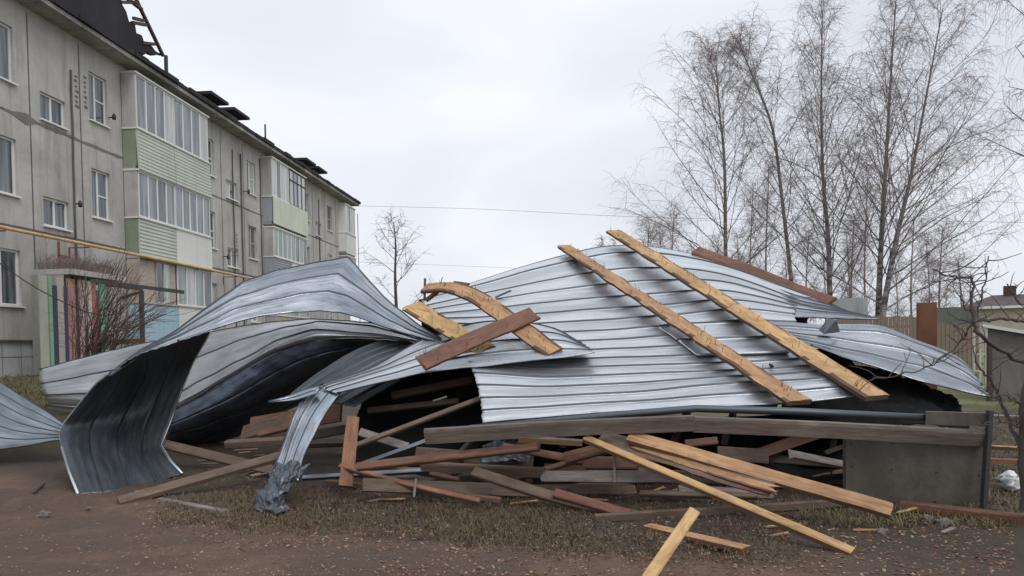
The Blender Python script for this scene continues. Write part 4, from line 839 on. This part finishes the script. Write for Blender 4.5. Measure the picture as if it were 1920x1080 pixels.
lab = ['thin sapling low over the ridge at the far left of the birches', 'small bare tree left of the leftmost tall birch', 'small bare tree just right of the leftmost tall birch', 'young tree between the curving birch and the straight one', 'thicket tree low behind the straight birch', 'thicket tree low behind the leaning birch', 'small dark bushy tree right of the leaning birch', 'sapling over the weathered fence, farthest right of the thicket', 'thin young tree behind the red plank', 'spindly tree close left of the paired birches']
for i, (px, top_) in enumerate(((1215, 420), (1262, 390), (1410, 350), (1440, 310), (1515, 430), (1600, 400), (1712, 405), (1765, 430), (1345, 450), (1625, 330))):
    D = 38 + (i * 3) % 7; tree('young_tree', lab[i], [(px + 3, 695, D), (px - 4, (695 + top_) / 2, D), (px + 2, top_, D)], .08, 24, 2.6, 45, M['twig'], M['twig'], 20 + i, 'young trees under the birches', sub=9, tw=7, droop=.2, fstart=.1)
tree('leafless_tree', 'lone small bare tree on the skyline right of the apartment block', [(745, 690, 52), (744, 600, 52), (741, 520, 52), (742, 460, 52), (738, 415, 52)], .17, 17, 3.9, 30, M['twigd'], M['twigd'], 43, None, sub=5, tw=4, droop=.1, twr=.009, fstart=.28)
for i, (px, t) in enumerate(((1130, 448), (1150, 455))):
    tree('young_tree', ['faint distant tree top just over the ridge beside the longest plank', 'second faint distant tree top over the ridge, nearer the plank'][i], [(px, 690, 70), (px, t, 70)], .12, 20, 3, 50, M['twig'], M['twig'], 50 + i, None, sub=6, tw=4, twr=.014)
for i, px in enumerate((1240, 1300, 1385, 1475, 1545, 1590, 1680, 1740, 1800)):
    D = 44 + (i * 5) % 8; tp = 430 + (i * 37) % 60
    tree('thicket_tree', 'thin grey young tree in the hazy thicket low behind the birches', [(px, 690, D), (px + 3, (690 + tp) / 2, D), (px - 3, tp, D)], .06, 20, 2.4, 50, M['twig'], M['twig'], 70 + i, 'thicket behind the birches', sub=7, tw=6, droop=.15, fstart=.08, twr=.006)
# apple tree at right
def limb_tree(name, label, polys, mtr, seed, tw=60, twl=.35, cat='tree'):
    rn = random.Random(seed); V1 = []; F1 = []; V2 = []; F2 = []; base = None
    for (pts, ra, rb_) in polys:
        P = [np.array(vec(p)) for p in pts]; n = len(P) * 4; T = [Vector(cr1(P, i / n)) + Vector((rn.gauss(0, .008), 0, rn.gauss(0, .008))) for i in range(n + 1)]
        if base is None: base = T[0].copy()
        tube_fast(V1, F1, T, ra, rb_, 7)
        L = sum((T[i+1] - T[i]).length for i in range(n)); k = int(L * tw / 3 * (.3 if ra > .05 else 1))
        for _ in range(k):
            x = rn.random() * n; j = min(int(x), n - 1); p = T[j].lerp(T[j+1], x - j); d = Vector((rn.gauss(0, 1), rn.gauss(0, .8), rn.gauss(.4, .8))).normalized(); l = rn.uniform(.06, twl); q_ = [p]
            for s in range(4): d = (d + Vector((rn.gauss(0, .22), rn.gauss(0, .22), rn.gauss(.05, .22)))).normalized(); p = p + d * l / 4; q_.append(p)
            tube_fast(V2, F2, q_, .0045, .002, 4)
            if rn.random() < .5:
                p = q_[2]; d2 = (d + Vector((rn.gauss(0, .8), rn.gauss(0, .8), rn.gauss(0, .8)))).normalized(); tube_fast(V2, F2, [p, p + d2 * l * .3], .003, .002, 4)
    root = empty(name, base, label, cat); mesh_obj('trunk', V1, F1, mtr, root, base, sm=True); mesh_obj('twigs', V2, F2, mtr, root, base)
D = 5.6
limb_tree('apple_tree', 'dark gnarled apple tree at the right edge with knobbly bare branches', [
 ([(1928, 960, D), (1924, 840, D), (1930, 740, D), (1945, 640, D)], .055, .04),
 ([(1945, 690, D), (1890, 665, D), (1838, 626, D - .1), (1826, 600, D - .1), (1821, 560, D - .1), (1822, 518, D - .1)], .019, .009),
 ([(1838, 602, D), (1880, 598, D), (1930, 604, D)], .011, .012), ([(1822, 522, D), (1790, 520, D), (1750, 505, D)], .008, .004),
 ([(1829, 592, D), (1812, 578, D), (1798, 555, D)], .008, .005), ([(1832, 590, D), (1842, 540, D), (1853, 480, D)], .008, .004),
 ([(1826, 602, D), (1800, 640, D), (1760, 675, D), (1700, 702, D), (1640, 706, D)], .009, .003),
 ([(1918, 850, D), (1885, 775, D + .1), (1866, 725, D + .1), (1838, 690, D + .1)], .016, .007),
 ([(1915, 800, D), (1870, 790, D), (1820, 800, D)], .007, .003), ([(1920, 760, D), (1880, 740, D), (1850, 745, D)], .008, .003),
 ([(1930, 590, D), (1905, 560, D), (1888, 535, D)], .009, .005)], M['twigd'], 9)
M['plain_stem'] = M['twigr']
def bush(name, label, bp, tips, seed, D, n=24, r=.016):
    rn = random.Random(seed); V1 = []; F1 = []; base = G(*bp); top_ = []
    base = at(bp[0], bp[1], D); base.z = gz(base.x, base.y)
    for i in range(n):
        tp = tips[i % len(tips)]; e_ = at(tp[0] + rn.uniform(-22, 22), tp[1] + rn.uniform(-25, 25), D + rn.uniform(-.7, .5)); s = base + Vector((rn.uniform(-.35, .35), rn.uniform(-.2, .2), 0))
        m_ = s.lerp(e_, .5) + Vector((-(e_.x - s.x) * .22, 0, abs(e_.x - s.x) * .15)); P = [np.array(s), np.array(m_), np.array(e_)]; T = [Vector(cr1(P, k / 10)) + Vector((rn.gauss(0, .015), 0, rn.gauss(0, .015))) for k in range(11)]
        tube_fast(V1, F1, T, r * rn.uniform(.7, 1.4), .005, 5)
        for _ in range(9):
            k = rn.randint(3, 9); d = ((T[k+1] - T[k]).normalized() + Vector((rn.gauss(0, .6), rn.gauss(0, .5), rn.gauss(.1, .5)))).normalized(); l = rn.uniform(.2, .8); p = T[k]; q_ = [p]
            for s_ in range(4): d = (d + Vector((rn.gauss(0, .15), 0, rn.gauss(0, .15)))).normalized(); p = p + d * l / 4; q_.append(p)
            tube_fast(V1, F1, q_, .006, .003, 3)
    o = mesh_obj(name, V1, F1, M['plain_stem'], None, base, sm=True); tagit(o, label, 'bush', 'bare bushes at the entrance')
bush('bare_bush', 'upright bare bush in front of the painted entrance boards', (160, 690), [(140, 500), (175, 520), (200, 500), (150, 560), (215, 540)], 1, 15.2, 14)
bush('bare_bush', 'arching bare bush spreading right from the entrance', (185, 690), [(290, 560), (260, 530), (240, 500), (310, 580), (225, 560), (280, 610)], 2, 14.8, 30)
# pergola-like frame, bench
fr_ = MB(); fr_.obox(at(170, 526, 16.4), at(345, 548, 16.9), .06, .08); fr_.obox(at(265, 545, 16.6), at(268, 668, 16.6), .08, .08, Vector((0, 1, 0))); fr_.obox(at(225, 560, 16.9), at(262, 548, 16.6), .05, .05)
o = fr_.build('clothes_frame', [M['teal']]); tagit(o, 'dark post with a long crossbar standing before the entrance', 'frame')
bn = empty('bench', Vector((*at(243, 680, 15.5).to_2d(), gz(*at(243, 680, 15.5).to_2d()))), 'slatted garden bench with green seat behind the bare bushes', 'bench')
e = MB(); e.obox(at(212, 642, 15.6), at(272, 638, 15.7), .04, .1, Vector((0, 0, 1))); e.build('backrest', M['w_brown'], bn, bn.location)
e = MB(); e.obox(at(212, 662, 15.3), at(275, 658, 15.4), .35, .05); e.obox(at(206, 672, 15.0), at(275, 668, 15.1), .12, .04); e.build('seat', plainwood('green_slats', (.10, .2, .13)), bn, bn.location)
for px in (218, 268):
    e = MB(); p = at(px, 661, 15.4); e.obox(p, Vector((p.x, p.y, gz(p.x, p.y))), .05, .05, Vector((0, 1, 0))); e.build('leg', M['dark'], bn, bn.location)

# ================================================================ FAR RIGHT
def square_to(a, px1, py1):   # the far end of a front that stands square to the line of sight through a
    k = a.x / a.y; r = ray(px1, py1); tb = r.x / r.y; p = at(px1, py1, (a.y + k * a.x) / (1 + k * tb)); return Vector((p.x, p.y, a.z))
def wall_box(name, label, cat, px0, px1, pyt, D, th, mt, D1=None, pyt1=None):
    a = at(px0, pyt, D); b = square_to(a, px1, pyt); e = MB(); d = Vector((a.x, a.y, 0)).normalized() * th; z0 = min(gz(a.x, a.y), gz(b.x, b.y)) - .05
    A0 = Vector((a.x, a.y, z0)); B0 = Vector((b.x, b.y, z0)); e.v = [A0, B0, b, a, A0 + d, B0 + d, b + d, a + d]
    e.f = [(0, 1, 2, 3), (5, 4, 7, 6), (3, 2, 6, 7), (1, 5, 6, 2), (4, 0, 3, 7), (0, 4, 5, 1)]; e.m = [0] * 6
    o = e.build(name, mt); return tagit(o, label, cat)
def fence(name, label, px0, px1, pyt, D, mt, pick=.14):
    a = at(px0, pyt, D); b = at(px1, pyt, D); n = int((b.x - a.x) / pick); e = MB(); rn = random.Random(px0)
    for i in range(n):
        x = a.x + i * pick; z0 = gz(x, a.y); h = a.z + rn.uniform(-.06, .06); e.box(x, x + pick * .86, a.y, a.y + .025, z0, h)
    root = empty(name, Vector((a.x, a.y, gz(a.x, a.y))), label, 'fence'); e.build('pickets', mt, root, root.location)
    e = MB(); 
    for z in (.5, a.z - .4): e.box(a.x, b.x, a.y + .03, a.y + .07, z, z + .07)
    e.build('rail', M['w_brown'], root, root.location)
M['fenc'] = wood('fence_boards', (.20, .15, .11), (.30, .24, .18), (.11, .08, .06))
fence('board_fence', 'weathered brown board fence behind the right wing of the wreck', 1570, 1725, 595, 26, M['fenc'])
fence('board_fence', 'lighter brown board fence right of the rusty tall box', 1757, 1845, 608, 24, M['fenc'])
for i, px in enumerate((1604, 1622, 1655, 1695)):
    pass
o = wall_box('metal_garage', 'pale corrugated garage wall just above the right ridge of the wreck', 'garage', 1560, 1627, 560, 30, 3, concrete('pale_metal', (.34, .36, .37), (.42, .44, .45), (.2, .2, .2)), )
o = wall_box('rusty_box', 'tall rust-brown box standing against the fence', 'outhouse', 1718, 1757, 568, 20, .9, concrete('rust_board', (.14, .055, .03), (.20, .085, .045), (.08, .03, .02), 2))
o = wall_box('shed_wall', 'plain grey-green blank wall behind the rusty tall box', 'shed', 1757, 1835, 577, 27, 4, concrete('grey_green', (.13, .135, .12), (.17, .175, .155), (.1, .1, .09)))
# dark roofed house
a = at(1798, 577, 55); b = square_to(a, 2080, 577); dd = Vector((a.x, a.y, 0)).normalized(); ff = (b - a).normalized(); L_ = (b - a).length; U = Vector((0, 0, 1))
def blk(o_, f0, f1, d0, d1, z0, z1):
    e = MB(); q_ = [(f0, d0), (f1, d0), (f1, d1), (f0, d1)]; P_ = [Vector((o_.x, o_.y, 0)) + ff * f + dd * d for f, d in q_]
    e.v = [p + U * z0 for p in P_] + [p + U * z1 for p in P_]; e.f = [(0, 3, 2, 1), (4, 5, 6, 7), (0, 1, 5, 4), (1, 2, 6, 5), (2, 3, 7, 6), (3, 0, 4, 7)]; e.m = [0] * 6; return e
hb = empty('brick_house', Vector((a.x, a.y, .4)), 'low house with dark hipped roof and a chimney at the far right', 'house')
blk(a, .4, L_ - .4, .4, 7, .2, a.z).build('wall', M['brickb'], hb, hb.location)
e = MB(); c0 = a + dd * 7.4; c1 = b + dd * 7.4; hr = at(1842, 556, 58.5).z; e.v = [a, b, c1, c0, a + ff * 2.2 + dd * 3.7 + U * (hr - a.z), b - ff * 2.2 + dd * 3.7 + U * (hr - a.z)]; e.f = [(0, 1, 5, 4), (1, 2, 5), (2, 3, 4, 5), (3, 0, 4), (3, 2, 1, 0)]; e.m = [0] * 5
rr = e.build('roof', concrete('dark_tiles', (.085, .06, .06), (.12, .09, .088), (.05, .04, .04)), hb, hb.location)
blk(a, 2.9, 3.7, 3.2, 3.9, hr - .5, hr + .65).build('chimney', M['w_dark'], rr, hb.location)
blk(a, -.05, L_, -.08, -.01, a.z - .15, a.z + .03).build('fascia', M['white'], hb, hb.location)
# shed with pale roof
sh = empty('garden_shed', Vector((*at(1880, 700, 16).to_2d(), 0)), 'grey plank shed with a pale sloping roof at the right edge', 'shed')
a = at(1852, 616, 16.5); b = square_to(a, 2020, 620); b.z -= .35; dd = Vector((a.x, a.y, 0)).normalized() * 2.6
e = MB(); A0, B0 = Vector((a.x, a.y, 0)), Vector((b.x, b.y, 0)); e.v = [A0, B0, b, a, A0 + dd, B0 + dd, b + dd, a + dd]; e.f = [(0, 1, 2, 3), (5, 4, 7, 6), (3, 2, 6, 7), (1, 5, 6, 2), (4, 0, 3, 7)]; e.m = [0] * 5
e.build('wall', concrete('shed_grey', (.15, .14, .13), (.22, .21, .19), (.08, .075, .07), 2), sh, sh.location)
t_ = (b - a).normalized(); e = MB(); e.obox(a - t_ * .12 + dd * .48 + Vector((0, 0, .05)), b + dd * .48 + Vector((0, 0, .05)), 2.9, .07); e.build('roof', mat('pale_roof', (.62, .62, .60), .6), sh, sh.location)
for px in (1855, 1905):
    e = MB(); p = at(px, 640, 16.3); e.obox(Vector((p.x, p.y, 0)), p, .08, .08, Vector((0, 1, 0))); e.build('post', M['w_dark'], sh, sh.location)
# greenhouse-like frame
e = MB()
p0 = at(1826, 625, 22); p1 = at(1848, 625, 22)
for p in (p0, p1, (p0 + p1) / 2): e.obox(Vector((p.x, p.y, 0)), p, .06, .06, Vector((0, 1, 0)))
for z in (.4, .9, p0.z): e.obox(Vector((p0.x, p0.y, z)), Vector((p1.x, p1.y, z)), .05, .05)
o = e.build('gate_frame', M['oldframe']); tagit(o, 'pale framed gate beside the grey shed', 'gate')
# plastic bag
bs = []; bf = []
c = G(1893, 922, .0) ; c = Vector((c.x, c.y, gz(c.x, c.y)))
for i in range(13):
    for j in range(16):
        th = i / 12 * math.pi; ph = j / 16 * 2 * math.pi; nq = Vector((math.cos(ph) * math.sin(th) * 2.2, math.sin(ph) * math.sin(th) * 2.2, math.cos(th) * 2.2)); r = .10 * math.sin(th) ** .7 * (1 + .9 * noise.noise(nq) - .5 * abs(noise.noise(nq * 2.1))); z = .075 - math.cos(th) * .08 * (1 + .4 * noise.noise(nq * 1.3 + Vector((5, 0, 0)))) + (.03 if i > 10 else 0)
        bs.append(c + Vector((r * math.cos(ph), r * math.sin(ph), z + .02)))
for i in range(12):
    for j in range(16): bf.append((i*16 + j, i*16 + (j+1) % 16, (i+1)*16 + (j+1) % 16, (i+1)*16 + j))
o = mesh_obj('plastic_bag', bs, bf, mat('bag_white', (.62, .62, .63), .35), sm=True); tagit(o, 'white plastic bag on the ground by the foot of the apple tree', 'bag')
# wires
def wire(label, pts, r):
    e = MB(); P = [np.array(vec(p)) for p in pts]; e.tube([Vector(cr1(P, i / 40)) for i in range(41)], r, 4); o = e.build('overhead_wire', M['dark']); tagit(o, label, 'wire', 'overhead wires')
wire('upper overhead wire running right from the far corner of the apartment block', [(668, 386, 45), (900, 392, 42), (1180, 406, 39), (1500, 413, 36), (1800, 415, 34), (2000, 420, 33)], .008)
wire('thin lower overhead wire on the skyline right of the lone tree', [(640, 490, 60), (900, 500, 60), (1100, 508, 60), (1400, 500, 60)], .008)
wire('thin service wire slanting down before the entrance', [(-40, 465, 12.5), (60, 535, 13), (150, 580, 13.5), (200, 592, 14)], .010)

# ================================================================ GROUND COVER
def clump(name, label, region, n, cols, seed, hmin, hmax, r=.0022, flat=False):
    rn = random.Random(seed); V_ = []; F_ = []; fm = []
    i = 0
    while i < n:
        cx, cy = region(rn)
        if cx is None: continue
        p = G(cx, cy); k = rn.randint(3, 8)
        for _ in range(k):
            q0 = Vector((p.x + rn.gauss(0, .04), p.y + rn.gauss(0, .04), 0)); q0.z = gz(q0.x, q0.y) - .005; a = rn.uniform(0, 6.28); l = rn.uniform(hmin, hmax); ln = rn.uniform(.2, 1.2)
            d = Vector((math.cos(a) * ln, math.sin(a) * ln, 1)).normalized(); s = Vector((-math.sin(a), math.cos(a), 0)) * r * rn.uniform(.7, 1.5)
            m_ = q0 + d * l * .55; e_ = q0 + d * l + Vector((math.cos(a), math.sin(a), -.5)) * l * .3; b = len(V_)
            V_ += [q0 - s, q0 + s, m_ + s * .8, m_ - s * .8, e_]; F_ += [(b, b+1, b+2, b+3), (b+3, b+2, b+4)]; c = rn.randrange(len(cols)); fm += [c, c]
        i += 1
    o = mesh_obj(name, V_, F_, [mat('blade', c, .8) for c in cols], fm=fm); return tagit(o, label, 'grass', kind='stuff')
def reg_a(rn):
    x = rn.uniform(300, 1500); y = rn.uniform(890, 1060)
    yt = 1010 if x < 700 else 1010 + (x - 700) * .12; lo = 930 - max(0, min(1, (x - 300) / 400)) * 20
    if y > yt - abs(rn.gauss(0, 25)) or y < lo: return None, None
    if x > 1100 and rn.random() < .65: return None, None
    if x < 420 and y > 985: return None, None
    return x, y
clump('grass', 'short tired grass on the verge in front of the wreck', reg_a, 3800, [(.075, .075, .028), (.12, .10, .045), (.15, .10, .06), (.11, .06, .04), (.09, .055, .035)], 5, .02, .07, .0025)
def reg_b(rn):
    x = rn.uniform(1500, 1920); y = rn.uniform(700, 990)
    if x < 1850 and y < 950: return None, None
    return x, y
clump('grass', 'sparse grass right of the metal panel and under the apple tree', reg_b, 700, [(.12, .12, .045), (.17, .15, .07), (.13, .09, .05)], 6, .03, .1, .003)
def reg_c(rn): return rn.uniform(0, 130), rn.uniform(700, 770)
clump('grass', 'yellowish grass strip at the foot of the apartment block', reg_c, 500, [(.14, .13, .05), (.18, .16, .07)], 8, .05, .14, .005)
# leaf litter
def litter(name, label, n, seed, cols, region, smin, smax, thick=.25, cat='leaves'):
    rn = random.Random(seed); V_ = []; F_ = []; fm = []
    for _ in range(n):
        x, y = region(rn)
        if x is None: continue
        p = G(x, y); s = rn.uniform(smin, smax); a = rn.uniform(0, 6.28); u = Vector((math.cos(a), math.sin(a), rn.uniform(-.4, .4))) * s; w = Vector((-math.sin(a), math.cos(a), rn.uniform(-.4, .4))) * s * .6; c = p + Vector((0, 0, s * thick + .002)); b = len(V_)
        V_ += [c - u, c - w * .9, c + u * .9, c + w, c + Vector((0, 0, s * thick))]; F_ += [(b, b+1, b+4), (b+1, b+2, b+4), (b+2, b+3, b+4), (b+3, b, b+4)]; k = rn.randrange(len(cols)); fm += [k] * 4
    o = mesh_obj(name, V_, F_, [mat('litter', c, .85) for c in cols], fm=fm); return tagit(o, label, cat, kind='stuff')
def reg_l(rn):
    x = rn.uniform(250, 1900); y = rn.uniform(890, 1080)
    if x < 700 and y > 1030: return (x, y) if rn.random() < .1 else (None, None)
    return x, y
litter('leaf_litter', 'dead brown leaves scattered over the verge', 9500, 3, [(.16, .07, .045), (.22, .12, .07), (.09, .05, .035), (.30, .22, .15)], reg_l, .006, .02)
litter('gravel', 'fine gravel and crumbs on the dirt track', 2400, 4, [(.20, .15, .13), (.30, .26, .24), (.11, .08, .065)], lambda rn: (rn.uniform(0, 1300), 1080 - 220 * rn.random() ** 1.4), .003, .011, .5, 'gravel')
# stones and a stick on the track
def stone(label, px, py, s, mt, seed):
    import bmesh
    bm = bmesh.new(); bmesh.ops.create_icosphere(bm, subdivisions=3, radius=1); p = G(px, py); p = Vector((p.x, p.y, gz(p.x, p.y)))
    for v in bm.verts:
        d = 1 + .45 * noise.noise(v.co * 1.3 + Vector((seed, 0, 0))) + .12 * noise.noise(v.co * 4); v.co = Vector((v.co.x * s * d * 1.2, v.co.y * s * d, v.co.z * s * d * .75 + s * .3))
    me = bpy.data.meshes.new('stone'); bm.to_mesh(me); bm.free(); me.materials.append(mt); o = bpy.data.objects.new('stone', me); COL.objects.link(o); o.location = p; tagit(o, label, 'stone')
stm = concrete('stone', (.12, .10, .09), (.2, .18, .165), (.06, .05, .045), 8)
stone('fist-sized dark stone on the dirt track at lower left', 81, 968, .045, stm, 1); stone('small clod on the track under the curled sheet foot', 165, 955, .02, stm, 2)
stone('rounded clod on the bare soil right of the long slanting plank', 1770, 985, .05, stm, 3); stone('small stone on the soil left of the rounded clod', 1655, 1000, .035, stm, 4)
stone('flat stone on the soil just above the rounded clod', 1740, 975, .04, stm, 6)
board('stick', 'short dark stick on the dirt left of the curled sheet foot', [G(64, 928, .02), G(82, 912, .03)], .025, .02, [M['w_dark'], M['w_dark']], cat='stick', seg=4)
